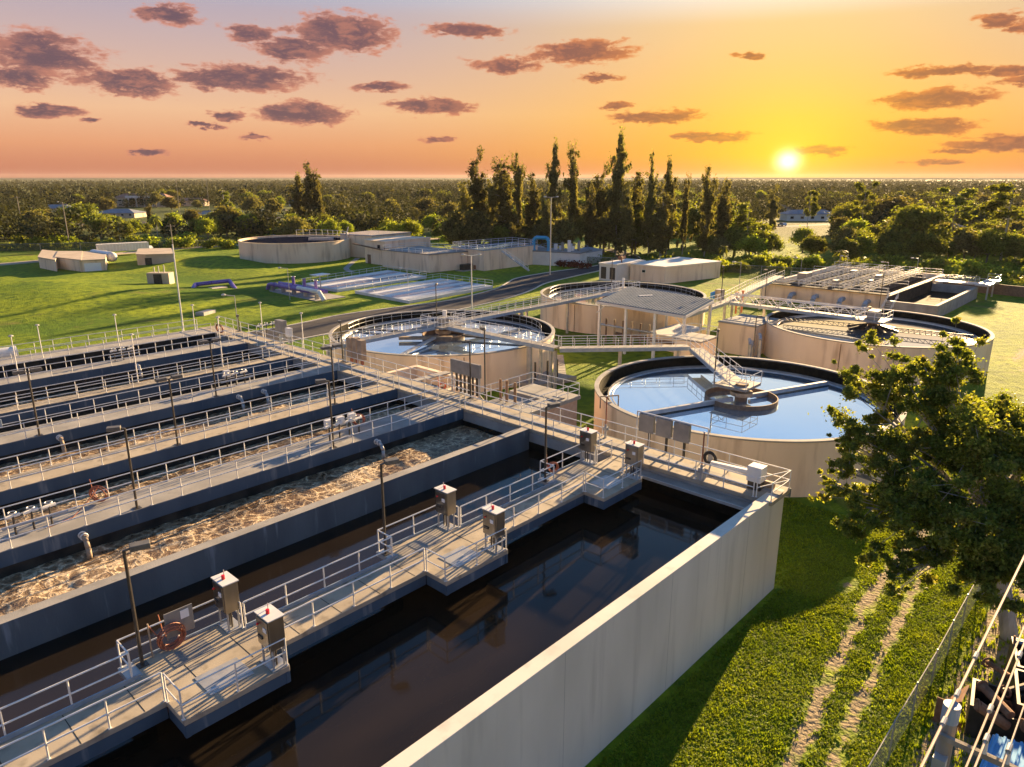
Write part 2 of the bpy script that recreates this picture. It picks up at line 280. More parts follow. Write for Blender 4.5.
# ---------------------------------------------------------------- mesh helpers
class MB:
    def __init__(s): s.v=[]; s.f=[]
    def add(s,vs,fs):
        o=len(s.v); s.v+= [tuple(v) for v in vs]; s.f+=[tuple(i+o for i in f) for f in fs]; return s
    def prism(s,poly,z0,z1):
        n=len(poly); vs=[(x,y,z0) for x,y in poly]+[(x,y,z1) for x,y in poly]
        a=sum(poly[i][0]*poly[(i+1)%n][1]-poly[(i+1)%n][0]*poly[i][1] for i in range(n))
        fs=[tuple(range(n-1,-1,-1)),tuple(range(n,2*n))]+[(i,(i+1)%n,n+(i+1)%n,n+i) for i in range(n)]
        if a<0: fs=[tuple(reversed(f)) for f in fs]
        return s.add(vs,fs)
    def box(s,x0,x1,y0,y1,z0,z1): return s.prism([(x0,y0),(x1,y0),(x1,y1),(x0,y1)],z0,z1)
    def obox(s,c,sx,sy,z0,z1,a=0):
        ca,sa=math.cos(a),math.sin(a)
        return s.prism([(c[0]+ca*x-sa*y,c[1]+sa*x+ca*y) for x,y in ((-sx/2,-sy/2),(sx/2,-sy/2),(sx/2,sy/2),(-sx/2,sy/2))],z0,z1)
    def tube(s,p,q,r,r2=None,n=6,cap=True):
        p=Vector(p);q=Vector(q); d=(q-p); 
        if d.length<1e-6: return s
        d.normalize(); a=Vector((0,0,1)) if abs(d.z)<.9 else Vector((1,0,0)); u=d.cross(a).normalized(); w=d.cross(u); r2=r if r2 is None else r2
        vs=[p+(u*math.cos(2*PI*i/n)+w*math.sin(2*PI*i/n))*r for i in range(n)]+[q+(u*math.cos(2*PI*i/n)+w*math.sin(2*PI*i/n))*r2 for i in range(n)]
        fs=[(i,i+n,(i+1)%n+n,(i+1)%n) for i in range(n)]
        if cap: fs+=[tuple(range(n)),tuple(range(2*n-1,n-1,-1))]
        return s.add(vs,fs)
    def path(s,pts,r,n=6):
        for a,b in zip(pts,pts[1:]): s.tube(a,b,r,n=n)
        return s
    def bar(s,p,q,w,h):      # rectangular bar between two points
        p=Vector(p);q=Vector(q);d=(q-p).normalized(); a=Vector((0,0,1)) if abs(d.z)<.95 else Vector((1,0,0)); u=d.cross(a).normalized()*w/2; k=u.cross(d).normalized()*h/2
        vs=[p-u-k,p+u-k,p+u+k,p-u+k,q-u-k,q+u-k,q+u+k,q-u+k]
        return s.add(vs,[(3,2,1,0),(4,5,6,7),(0,1,5,4),(1,2,6,5),(2,3,7,6),(3,0,4,7)])
    def cyl(s,c,r,z0,z1,n=24,r2=None):
        return s.tube((c[0],c[1],z0),(c[0],c[1],z1),r,r2,n)
    def ring(s,c,r0,r1,z0,z1,n=96,a0=0,a1=2*PI):
        full=abs(a1-a0-2*PI)<1e-6; m=n if full else n+1
        A=[a0+(a1-a0)*i/n for i in range(m)]
        vs=[]
        for a in A:
            x,y=math.cos(a),math.sin(a); vs+=[(c[0]+r0*x,c[1]+r0*y,z0),(c[0]+r1*x,c[1]+r1*y,z0),(c[0]+r1*x,c[1]+r1*y,z1),(c[0]+r0*x,c[1]+r0*y,z1)]
        fs=[]
        for i in range(n):
            j=(i+1)%m
            for k in range(4): fs.append((4*i+k,4*j+k,4*j+(k+1)%4,4*i+(k+1)%4)[::-1] if False else (4*i+k,4*j+k,4*j+(k+1)%4,4*i+(k+1)%4))
        if not full: fs+=[(0,1,2,3),(4*n+3,4*n+2,4*n+1,4*n)]
        return s.add(vs,fs)
    def disc(s,c,r,z,n=96): return s.add([(c[0]+r*math.cos(2*PI*i/n),c[1]+r*math.sin(2*PI*i/n),z) for i in range(n)],[tuple(range(n))])
    def quad(s,*p): return s.add(p,[tuple(range(len(p)))])
    def sphere(s,c,r,n=8,m=6,sx=1,sy=1,sz=1):
        vs=[(c[0],c[1],c[2]+r*sz)]
        for i in range(1,m):
            t=PI*i/m
            for j in range(n): vs.append((c[0]+r*sx*math.sin(t)*math.cos(2*PI*j/n),c[1]+r*sy*math.sin(t)*math.sin(2*PI*j/n),c[2]+r*sz*math.cos(t)))
        vs.append((c[0],c[1],c[2]-r*sz)); fs=[(0,1+j,1+(j+1)%n) for j in range(n)]
        for i in range(m-2):
            for j in range(n): fs.append((1+i*n+j,1+(i+1)*n+j,1+(i+1)*n+(j+1)%n,1+i*n+(j+1)%n))
        L=len(vs)-1; fs+=[(L,1+(m-2)*n+(j+1)%n,1+(m-2)*n+j) for j in range(n)]
        return s.add(vs,fs)
    def torus(s,c,R,r,axis='z',n=24,m=6,rot=None):
        vs=[];fs=[]
        for i in range(n):
            a=2*PI*i/n
            for j in range(m):
                b=2*PI*j/m; p=Vector(((R+r*math.cos(b))*math.cos(a),(R+r*math.cos(b))*math.sin(a),r*math.sin(b)))
                if rot is not None: p=rot@p
                vs.append(p+Vector(c))
        for i in range(n):
            for j in range(m): fs.append((i*m+j,((i+1)%n)*m+j,((i+1)%n)*m+(j+1)%m,i*m+(j+1)%m))
        return s.add(vs,fs)
    def mesh(s,name,m,smooth=False):
        me=bpy.data.meshes.new(name); me.from_pydata(s.v,[],s.f); me.materials.append(M[m]); 
        if smooth: me.shade_smooth()
        return me
    def build(s,name,m,parent=None,smooth=False,bevel=0):
        o=bpy.data.objects.new(name,s.mesh(name,m,smooth)); C.objects.link(o)
        if parent is not None:
            o.parent=parent; o.matrix_parent_inverse=Matrix.Translation(-parent.location) if parent.rotation_euler[2]==0 else parent_inv(parent)
        if bevel:
            b=o.modifiers.new('bevel','BEVEL'); b.width=bevel; b.segments=2; b.limit_method='ANGLE'
        return o
def parent_inv(p):
    return (Matrix.Translation(p.location)@Matrix.Rotation(p.rotation_euler[2],4,'Z')).inverted()
def tag(o,label,cat,group=None):
    o['label']=label; o['category']=cat
    if group: o['group']=group
    return o
def thing(name,label,cat,loc=(0,0,0),group=None):
    o=bpy.data.objects.new(name,None); C.objects.link(o); o.location=loc; o.empty_display_size=.1
    return tag(o,label,cat,group)
def struct(o): o['kind']='structure'; return o
def link(name,me,parent,loc):            # a part sharing mesh data, mesh in local coordinates of its own
    o=bpy.data.objects.new(name,me); C.objects.link(o); o.parent=parent; o.location=loc; return o
def copy_tree(o,parent=None):
    c=o.copy(); C.objects.link(c)
    if parent is not None: c.parent=parent
    for ch in [x for x in o.children]: copy_tree(ch,c)
    return c
def copy_thing(o,loc,label,rot=None,group=None,scale=None):
    c=copy_tree(o); c.location=loc
    if rot is not None: c.rotation_euler=(0,0,rot)
    if scale is not None: c.scale=(scale,)*3 if not isinstance(scale,tuple) else scale
    c['label']=label
    if group: c['group']=group
    return c
# guard rail: a part of its thing; every post is a sub-part
POST={}
def post_mesh(h,r,mt,foot=True):
    k=(round(h,2),r,mt,foot)
    if k not in POST:
        b=MB().tube((0,0,0),(0,0,h),r,n=6)
        if foot: b.box(-.05,.05,-.05,.05,.002,.02)
        POST[k]=b.mesh('post',mt)
    return POST[k]
def rail(parent,pts,h=1.07,mids=(.53,),sp=1.8,mt='white_rail',r=.031,kick=False,ends=True):
    """pts: 3D points (deck level). builds rails along and posts at spacing"""
    pts=[Vector(p) for p in pts]
    b=MB()
    for a,c in zip(pts,pts[1:]):
        for z in (h,)+tuple(mids): b.tube(a+Vector((0,0,z)),c+Vector((0,0,z)),r*.95,n=6)
        if kick: 
            b.bar(a+Vector((0,0,.08)),c+Vector((0,0,.08)),.012,.12)
    R=b.build('railing',mt,parent)
    pm=post_mesh(h,r,mt)
    pos=[]
    for i,(a,c) in enumerate(zip(pts,pts[1:])):
        L=(c-a).length; n=max(1,round(L/sp))
        for k in range(n+(1 if i==len(pts)-2 and ends else 0)): pos.append(a+(c-a)*k/n)
    for p in pos:
        o=bpy.data.objects.new('post',pm); C.objects.link(o); o.parent=R; o.matrix_parent_inverse=R.matrix_parent_inverse if False else Matrix.Identity(4)
        # railing mesh is in world coordinates through its parent inverse; the post goes in that same space
        o.location=p
    return R
T=6.0
# ---------------------------------------------------------------- ground
def ipoly(P,n):      # smooth polyline
    out=[]
    P=[P[0]]+P+[P[-1]]
    for i in range(1,len(P)-2):
        p0,p1,p2,p3=[Vector((*q,0)) for q in P[i-1:i+3]]
        for k in range(n):
            t=k/n; out.append(.5*((2*p1)+(-p0+p2)*t+(2*p0-5*p1+4*p2-p3)*t*t+(-p0+3*p1-3*p2+p3)*t**3))
    out.append(Vector((*P[-2],0))); return [(v.x,v.y) for v in out]
track1=[(-20,-6.9),(-14,-6.1),(-11.4,-5.9),(-6,-5.1),(-2,-4.7),(3,-4.2),(8,-4.0),(14,-4.3),(20,-5.5),(30,-7)]
track2=[(-20,-8.0),(-14,-7.3),(-11,-7.1),(-6,-6.6),(-2.6,-6.3),(3,-5.9),(8,-5.7),(13.5,-6.1),(20,-7.3),(30,-9)]
def dseg(X,Y,P):
    d=np.full(X.shape,1e9)
    for (a,b),(c,e) in zip(P,P[1:]):
        L=(c-a)**2+(e-b)**2; t=np.clip(((X-a)*(c-a)+(Y-b)*(e-b))/L,0,1); d=np.minimum(d,np.hypot(X-a-t*(c-a),Y-b-t*(e-b)))
    return d
def nonuni(lo,hi,f0,f1,fine,k):
    a=list(np.arange(f0,f1,fine)); x=f1; st=fine; up=[]
    while x<hi: up.append(x); st=min(st*k,400); x+=st
    up.append(hi); x=f0; st=fine; dn=[]
    while x>lo: st=min(st*k,400); x-=st; dn.append(max(x,lo))
    return np.array(sorted(set(dn+a+up)))
gx=nonuni(-3000,7500,-30,32,.3,1.15); gy=nonuni(-3000,7500,-16,0,.3,1.15)
X,Y=np.meshgrid(gx,gy,indexing='ij')
d1=dseg(X,Y,track1); d2=dseg(X,Y,track2); dirt=np.maximum(1-d1/.8,(1-d2/.7)*.9); dirt=np.clip(dirt,0,1); dirt*=.9+.28*np.sin(X*.55+1)*np.sin(X*1.3+Y*2)+.12*np.sin(X*4.1+Y*5.3)
dirt=np.maximum(dirt, .9*np.clip(1-np.hypot((X-3.2)/1.0,(Y+2.9)/.4),0,1))
dirt=np.maximum(dirt,.75*((Y<-9.2)&(X>-30)&(X<12)).astype(float))
dirt=np.maximum(dirt,.8*np.clip(1-dseg(X,Y,[(88,-2),(76,1),(60,-4),(40,-8)])/1.2,0,1))
sx,sy=math.cos(math.radians(0)),0
berm=lambda a,b,w,h: h*np.exp(-(dseg(X,Y,[a,b])/w)**2)
Z=berm((-20,143),(52,172),6,2.5)+berm((-40,114),(34,137),5,1.9)+berm((-40,135),(20,154),4,.8)+.12*np.sin(X*.35+Y*.2)*np.sin(Y*.31)*np.exp(-((Y-120)/60)**2)
Z=Z*np.clip((np.abs(Y-93)-20)/8,0,1)
Z-=.05*np.clip(1-np.minimum(d1,d2)/.5,0,1)
nx,ny=X.shape
me=bpy.data.meshes.new('ground'); verts=np.stack([X,Y,Z],-1).reshape(-1,3)
I=np.arange(nx*ny).reshape(nx,ny); faces=np.stack([I[:-1,:-1],I[1:,:-1],I[1:,1:],I[:-1,1:]],-1).reshape(-1,4)
me.from_pydata(verts.tolist(),[],faces.tolist()); me.shade_smooth()
ca=me.color_attributes.new('dirt','FLOAT_COLOR','POINT')
far=np.clip((np.hypot(X+36,Y+13)-262)/60,0,1)
cdat=np.zeros((nx*ny,4),np.float32); cdat[:,0]=dirt.reshape(-1); cdat[:,1]=far.reshape(-1); cdat[:,3]=1
ca.data.foreach_set('color',cdat.reshape(-1)); me.materials.append(M['grass_ground'])
ground=bpy.data.objects.new('ground',me); C.objects.link(ground); struct(ground)
# grass tufts near the dirt tracks
def tufts(n,x0,x1,y0,y1,seed,h0,h1):
    r=np.random.default_rng(seed); x=r.uniform(x0,x1,n); y=r.uniform(y0,y1,n)
    dd=np.minimum(dseg(x,y,track1)/.40,dseg(x,y,track2)/.34)
    cl=np.sin(x*1.9+np.sin(y*2.3)*1.4)*np.sin(y*2.6+np.sin(x*1.3)*1.7)
    keep=(dd+cl*.5+r.normal(0,.25,n)>1)&(~((x<.6)&(y>-.35)))&(np.hypot((x-3.2)/1.2,(y+2.9)/.5)>1)&(np.hypot(x-21.8,y-12.9)>12.9)
    x=x[keep];y=y[keep];cl=cl[keep];m=len(x);nb=4
    V=np.zeros((m,nb,3,3)); 
    for k in range(nb):
        a=r.uniform(0,2*PI,m);h=r.uniform(h0,h1,m)*(1+.6*np.clip(cl,0,1));w=r.uniform(.02,.045,m)*1.3;ln=r.uniform(.02,.14,m)
        ox=x+r.normal(0,.04,m);oy=y+r.normal(0,.04,m)
        V[:,k,0]=np.stack([ox-w*np.sin(a),oy+w*np.cos(a),np.zeros(m)],-1);V[:,k,1]=np.stack([ox+w*np.sin(a),oy-w*np.cos(a),np.zeros(m)],-1)
        V[:,k,2]=np.stack([ox+ln*np.cos(a),oy+ln*np.sin(a),h],-1)
    return V.reshape(-1,3)
def trimesh(name,V,m,nside=3):
    n=len(V)//nside; me=bpy.data.meshes.new(name); me.vertices.add(len(V)); me.vertices.foreach_set('co',np.ascontiguousarray(V,dtype=np.float32).reshape(-1))
    me.loops.add(len(V)); me.loops.foreach_set('vertex_index',np.arange(len(V),dtype=np.int32)); me.polygons.add(n)
    me.polygons.foreach_set('loop_start',np.arange(0,len(V),nside,dtype=np.int32)); me.update(calc_edges=True); me.materials.append(M[m]); return me
V=np.concatenate([tufts(60000,-22,30,-9.0,0,3,.035,.085),tufts(4500,-22,30,-16,-9.0,4,.08,.26),tufts(9000,-2,12,0,10,5,.05,.12)])
o=bpy.data.objects.new('grass',trimesh('grass',V,'grass_blade')); C.objects.link(o); o['kind']='stuff'
# ---------------------------------------------------------------- road, kerbs, paths
rL=[(-30,84),(0,86),(19.5,86.5),(31.2,88.3),(42,87.4),(54,86.2),(69.4,89.6),(78,94),(86,97.9),(100,99.1),(114.6,98.6),(126,101.5),(137,107),(150,118),(158,135)]
rR=[(-30,74.5),(0,75.5),(17.3,76.7),(31,77.4),(42,77.2),(54,78.2),(66,80.6),(74.6,83.6),(83.6,87.6),(93.8,89.6),(106.7,91.6),(120,93.4),(132,96),(146,106),(162,130)]
a=ipoly(rL,6); b=ipoly(rR,6)
b_=MB(); n=min(len(a),len(b))
for i in range(n-1): b_.quad((*b[i],.03),(*b[i+1],.03),(*a[i+1],.03),(*a[i],.03))
struct(b_.build('road','asphalt'))
for P,s in ((a,1),(b,-1)):
    k=MB()
    for i in range(n-1):
        p=Vector((*P[i],0));q=Vector((*P[i+1],0)); k.bar(p+Vector((0,0,.075)),q+Vector((0,0,.075)),.3,.15)
    struct(k.build('kerb','kerb'))
p=MB()
for i in range(10):
    t=i/10; c=(26.5+8.6*t,36.8+7.5*t-0*t)
    p.obox(c,1.02,1.05,.0,.05,math.atan2(7.5,8.6))
struct(p.build('path','pale_concrete'))
p=MB(); 
P=ipoly([(66,134),(69,141),(75,148),(86,160)],5)
for q,w in zip(P,P[1:]): p.bar((*q,.02),(*w,.02),1.4,.05)
struct(p.build('path','pale_concrete'))
# perimeter service road, far left, and the street beyond
p=MB()
P=ipoly([(-40,215),(10,216),(40,222),(70,226),(110,214),(150,190)],6)
for q,w in zip(P,P[1:]): 
    d=(Vector(w)-Vector(q)).normalized(); nn=Vector((-d.y,d.x))*3.2
    p.quad((q[0]-nn.x,q[1]-nn.y,.02),(w[0]-nn.x,w[1]-nn.y,.02),(w[0]+nn.x,w[1]+nn.y,.02),(q[0]+nn.x,q[1]+nn.y,.02))
struct(p.build('service_road','dirt'))
for k,(A_,B_,w) in enumerate([((-200,430),(420,330),16),((230,150),(520,60),9)]):
    A_=Vector(A_);B_=Vector(B_);d=(B_-A_).normalized();nn=Vector((-d.y,d.x))*w/2
    p=MB().quad((*(A_-nn),.03),(*(B_-nn),.03),(*(B_+nn),.03),(*(A_+nn),.03)); struct(p.build('street','asphalt'))
# ---------------------------------------------------------------- aeration basins
XL=-52.0
tank=thing('treatment_tank','long rectangular concrete treatment basins side by side, cream outer wall on the right','water tank',(-26,32,0))
def part(name,b,m,par=tank,**k): return b.build(name,m,par,**k)
part('outer_wall',MB().box(XL,0,0,.6,0,T+.004),'outer_wall',bevel=.02)
part('end_wall',MB().box(-2.0,-.003,.603,65.7,0,T-.25),'pale_concrete')
part('end_wall',MB().box(XL-.6,XL-.003,0,66,0,T),'pale_concrete')
part('far_wall',MB().box(XL,-.006,65.2,65.7,0,T-.28),'pale_concrete')
part('divider_wall',MB().box(XL,-2.003,16.6,17.2,0,T+.002),'grey_wall',bevel=.02)
part('wall_coping',MB().box(XL,-2.0,16.6,17.2,T+.0045,T+.012),'pale_concrete')
for v0,v1 in ((23.05,23.55),(30.7,31.2),(39.05,39.55),(46.35,46.85),(54.95,55.45),(62.05,62.55)):
    part('divider_wall',MB().box(XL,-2.003,v0+.02,v1,0,T-.2),'dark_wet')
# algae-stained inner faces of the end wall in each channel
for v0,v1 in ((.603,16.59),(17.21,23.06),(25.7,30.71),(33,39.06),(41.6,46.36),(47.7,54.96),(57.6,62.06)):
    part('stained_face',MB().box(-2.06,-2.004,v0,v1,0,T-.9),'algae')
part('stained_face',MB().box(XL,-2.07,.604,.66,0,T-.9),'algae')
def waterbox(name,m,x0,x1,y0,y1,z,bot=2.0):
    o=MB().box(x0,x1,y0,y1,bot,z).build(name,m); o['kind']='structure'; return o
waterbox('water','tank_dark_water',XL,-2.062,.664,16.598,T-1.45)
# the aerated channels: a rolling surface
def foam(x0,x1,y0,y1,z,seed):
    nx=int((x1-x0)/.22); ny=int((y1-y0)/.22); xs=np.linspace(x0,x1,nx); ys=np.linspace(y0,y1,ny); X,Y=np.meshgrid(xs,ys,indexing='ij')
    r=np.random.default_rng(seed); Zz=np.zeros_like(X)
    for k in range(26):
        a=r.uniform(0,2*PI); w=r.uniform(1.0,7.5); am=.022/w**.7; Zz+=am*np.sin(w*(X*math.cos(a)+Y*math.sin(a))+r.uniform(0,6)+1.2*np.sin(.7*X+.9*Y+k))
    Zz+=z; me=bpy.data.meshes.new('aerated_water'); I=np.arange(nx*ny).reshape(nx,ny)
    F_=np.stack([I[:-1,:-1],I[1:,:-1],I[1:,1:],I[:-1,1:]],-1).reshape(-1,4); me.from_pydata(np.stack([X,Y,Zz],-1).reshape(-1,3).tolist(),[],F_.tolist()); me.shade_smooth(); me.materials.append(M['foam_water'])
    o=bpy.data.objects.new('aerated_water',me); C.objects.link(o); struct(o)
for i,(v0,v1,dz) in enumerate(((17.203,23.06,1.25),(23.56,30.72,1.3),(31.21,39.06,1.3),(39.56,46.36,1.5),(46.86,54.96,1.6))): foam(XL,-2.065,v0,v1,T-dz,i)
waterbox('water','tank_dark_water',XL,-2.062,55.46,62.06,T-1.6)
for u in np.arange(-48,-1,7.3): MB().box(u,u+.012,-.003,-.001,0.02,T-.05).build('joint','grey_plate',tank)
# ---------------------------------------------------------------- long walkways over the basins
def walkway(v0,v1,label,m='deck_concrete',fascia='dark_wet',zt=T,th=.75,x1=-2.02,rails=(1,1),post=1.55,off=0,twin=False):
    t=thing('walkway',label,'walkway',(-25,(v0+v1)/2,zt-th))
    MB().box(XL,x1,v0+.03,v1-.03,zt-.22,zt).build('deck',m,t)
    MB().box(XL,x1,v0,v0+.16,zt-th,zt-.035).build('fascia',fascia,t); MB().box(XL,x1,v1-.16,v1,zt-th,zt-.035).build('fascia',fascia,t)
    if rails[0]: rail(t,[(-44+off,v0+.06,zt),(x1-.3,v0+.06,zt)],sp=post)
    if rails[1]: rail(t,[(-44+off+.6,v1-.06,zt),(x1-.3,v1-.06,zt)],sp=post)
    return t
mat('fascia_blue',(.035,.07,.115),(.06,.10,.15),rough=.75,scale=.7,det=8,stretch=(1,1,.3),c3=(.16,.19,.22),s3=2.5,lo3=.60,hi3=.72,st3=(1,1,.12))
w5=walkway(23.0,25.6,'wide grey walkway with two hoses and drop pipes, just beyond the wide foamy channel',m='pale_concrete',fascia='fascia_blue')
w4=walkway(30.65,32.9,'sunlit yellowish walkway, second walkway beyond the blue-grey wall','walkway' and 'deck_concrete',fascia='fascia_blue',off=.4)
w3=walkway(39.0,41.6,'grey walkway with two double-headed lamps and pale water pipes, third beyond the blue-grey wall',m='pale_concrete',fascia='fascia_blue')
w2=walkway(46.3,47.7,'narrow tan walkway with railings close together, fourth beyond the blue-grey wall',fascia='fascia_blue',post=2.0)
w1=walkway(54.9,57.4,'grey walkway next to the farthest channel, fifth beyond the blue-grey wall',m='pale_concrete',fascia='fascia_blue',off=.9)
w0=walkway(62.1,65.6,'outermost walkway along the grass with thin white lamp poles',m='pale_concrete',fascia='dark_wet',off=.3,x1=-2.02)
# crossing walkway at the ends of the channels
t=thing('walkway','sunlit cross walkway running along the ends of all the channels','walkway',(-.9,33,T-.6))
MB().box(-2.0,.35,-.15,66.0,T-.22,T-.004).build('deck','deck_concrete',t)
MB().box(-.95,-.45,-.1,60.0,T-.0035,T+.07).build('cable_trench_cover','pale_concrete',t)
MB().box(.36,.5,-.15,66.0,T-.5,T-.01).build('edge_beam','fascia_blue',t)
rail(t,[(-1.9,.75,T),(.3,-.1,T),(.3,30,T),(.3,52,T),(.3,65.9,T)],sp=1.8)
rail(t,[(-2.0,-.1,T),(.3,-.1,T)],sp=2.2)
for a_,b_ in ((.9,7.7),(10.9,16.4),(17.5,22.9),(25.8,30.5),(33.1,38.8),(41.8,46.2),(47.9,54.7),(57.6,61.9)):
    rail(t,[(-1.95,a_,T),(-1.95,b_,T)],sp=1.8)
# dark lower platform in the corner of the last basin
MB().box(-2.9,-2.07,.68,7.6,T-.42,T-.36).build('grating','grey_plate',t)
MB().box(-2.98,-2.9,.68,7.6,T-.46,T-.30).build('grating_edge','galvanised',t)
# ---------------------------------------------------------------- foreground catwalk
cw=thing('catwalk','catwalk with three wider platforms crossing the dark basin in front','walkway',(-25,8.8,T-.7))
U0=-46.0
plats=[(-29.5,-25.85),(-18.6,-14.85),(-7.5,-3.9)]
d=MB(); 
pts=[(U0,7.8)]
for a_,b_ in plats: pts+=[(a_,7.8),(a_,6.5),(b_,6.5),(b_,7.8)]
pts+=[(-2.01,7.8),(-2.01,9.7)]
for a_,b_ in reversed(plats): pts+=[(b_,9.7),(b_,10.7),(a_,10.7),(a_,9.7)]
pts+=[(U0,9.7)]
d.prism(pts,T-.2,T).build('deck','deck_concrete',cw,bevel=.02)
f=MB()
def inset(p,k): return p
for p,q in zip(pts,pts[1:]):
    P_=Vector((*p,T-.43));Q_=Vector((*q,T-.43)); dd_=(Q_-P_).normalized(); nn=Vector((dd_.y,-dd_.x,0))*(-.09)
    f.bar(P_+nn,Q_+nn,.14,.44)
f.build('edge_beam','fascia_blue',cw)
mat('toe_blue',(.24,.31,.38),(.32,.39,.46),rough=.45,scale=2,metal=.2)
k=MB()
for a_,b_ in ((U0,-29.6),(-25.8,-18.7),(-14.8,-7.6)): k.bar((a_,9.62,T+.08),(b_,9.62,T+.08),.05,.16)
for a_,b_ in plats: k.bar((a_,10.6,T+.05),(b_,10.6,T+.05),.05,.10)
k.build('toe_board','toe_blue',cw)
# expansion joints and hatch plates
for u in np.arange(U0+1.2,-2.6,1.83): MB().box(u,u+.025,7.83,9.55,T+.001,T+.005).build('joint','dark_wet',cw)
for a_,b_ in plats:
    MB().box(a_+1.1,a_+2.6,7.0,8.25,T+.002,T+.02).build('hatch_plate','galvanised',cw)
    MB().box(a_+.9,a_+2.3,9.2,10.1,T+.002,T+.016).build('hatch_plate','grey_plate',cw)
    rail(cw,[(a_+.02,7.75,T),(a_+.02,6.58,T),(b_-.05,6.58,T),(b_-.05,7.75,T)],sp=1.75,r=.028)
    rail(cw,[(a_-.35,9.64,T),(a_-.35,10.62,T),(b_-.05,10.62,T),(b_-.05,9.72,T)],sp=1.7,r=.032)
    MB().box(a_-.45,a_+.1,9.71,10.7,T-.2,T-.003).build('lamp_bracket','galvanised',cw)
for a_,b_ in ((U0,-29.5),(-25.85,-18.6),(-14.85,-7.5),(-3.9,-2.4)):
    rail(cw,[(a_+.02,7.86,T),(b_-.02,7.86,T)],sp=1.7,r=.032)
for a_,b_ in ((U0,-29.86),(-25.8,-18.96),(-14.8,-7.86),(-3.85,-2.4)):
    rail(cw,[(a_,9.66,T),(b_,9.66,T)],sp=1.7,r=.032)
# ---------------------------------------------------------------- lamps
def dark_lamp(loc,h,label,heads=1,dirn=0,size=1.0,group='dark lamp posts of the plant'):
    t=thing('street_lamp',label,'lamp post',loc,group)
    x,y,z=loc
    MB().box(x-.17,x+.17,y-.17,y+.17,z,z+.03).build('base_plate','bronze_paint',t)
    MB().tube((x,y,z+.03),(x,y,z+h),.065,.055,n=8).build('pole','bronze_paint',t)
    for k in range(heads):
        a=dirn+k*PI; ca,sa=math.cos(a),math.sin(a)
        hh=MB().obox((x+ca*.48*size,y+sa*.48*size),.62*size,.36*size,z+h-.05,z+h+.14,a); hh.bar((x,y,z+h-.02),(x+ca*.2,y+sa*.2,z+h+.02),.07,.07)
        L=hh.build('lamp_head','lamp_housing',t,bevel=.02)
        MB().obox((x+ca*.48*size,y+sa*.48*size),.5*size,.27*size,z+h-.062,z+h-.052,a).build('lens','lamp_glass',L)
    return t
RT=HEAD-PI/2   # pointing to the right of the view
LOOK=[((-29.3,10.25,T),4.4,'black lamp post with a square head at the near end of the nearest platform'),
((-18.85,10.25,T),4.3,'black lamp post beside the middle platform of the front catwalk'),
((-7.85,10.25,T),4.3,'black lamp post on the far platform of the front catwalk'),
((-24.6,23.25,T),4.3,'black single-headed lamp post on the wide walkway, left of the orange hoses'),
((-12.9,23.25,T),4.3,'black single-headed lamp post on the wide walkway among the drop pipes')]
for i,(l,h,s) in enumerate(LOOK): dark_lamp(l,h,s,1,-.3 if i<3 else 2.7 if i>2 else -.3)
for l,s in [((-7.7,30.85,T),'black double-headed lamp post toward the far end of the sunlit yellowish walkway'),((-19.3,30.85,T),'black double-headed lamp post halfway along the sunlit yellowish walkway'),
 ((-24.7,39.2,T),'black double-headed lamp post on the third walkway near the left edge'),((-12.8,39.2,T),'black double-headed lamp post on the third walkway near the pale pipes')]:
    dark_lamp(l,4.3,s,2,0)
for l,h,s in [((.15,24.5,T),4.3,'tall black lamp post on the cross walkway left of the slatted panel'),((3.6,26.4,4.5),6,'black lamp post behind the slatted panel on the brick chamber'),((.1,41.2,T),3.6,'black lamp post beside the tan boxes on the cross walkway'),
 ((.25,61.0,T),1.6,'short dark post near the red valve on the cross walkway')]:
    dark_lamp(l,h,s,1,1.2,size=.8)
def white_lamp(loc,h,label,r=.05):
    t=thing('street_lamp',label,'lamp post',loc,'thin white lamp poles'); x,y,z=loc
    MB().tube((x,y,z),(x,y,z+h),r,r*.7,n=6).build('pole','white_metal',t)
    MB().cyl((x,y),.20,z+h,z+h+.10,10,.12).build('lamp_head','lamp_glass',t)
for l,h,s in [((-18.07,63.0,T),3.05,'white lamp pole on the outermost walkway, nearest the left edge'),((-21.9,55.1,T),3.8,'white lamp pole standing on the fifth walkway at left'),((-11.4,63.0,T),3.1,'second white lamp pole from the left on the outermost walkway'),
 ((-15.4,47.5,T),4.0,'white lamp pole on the narrow tan walkway at left'),((-3.67,63.0,T),3.1,'white lamp pole at the far corner of the outermost walkway'),((-8.2,47.5,T),4.4,'white lamp pole on the narrow tan walkway toward its far end'),
 ((2.6,60.3,T-1),3.9,'white lamp pole on the grass side past the corner'),((2.2,51.3,T-1),3.9,'white lamp pole between the corner and the tan boxes')]:
    white_lamp(l,h,s)
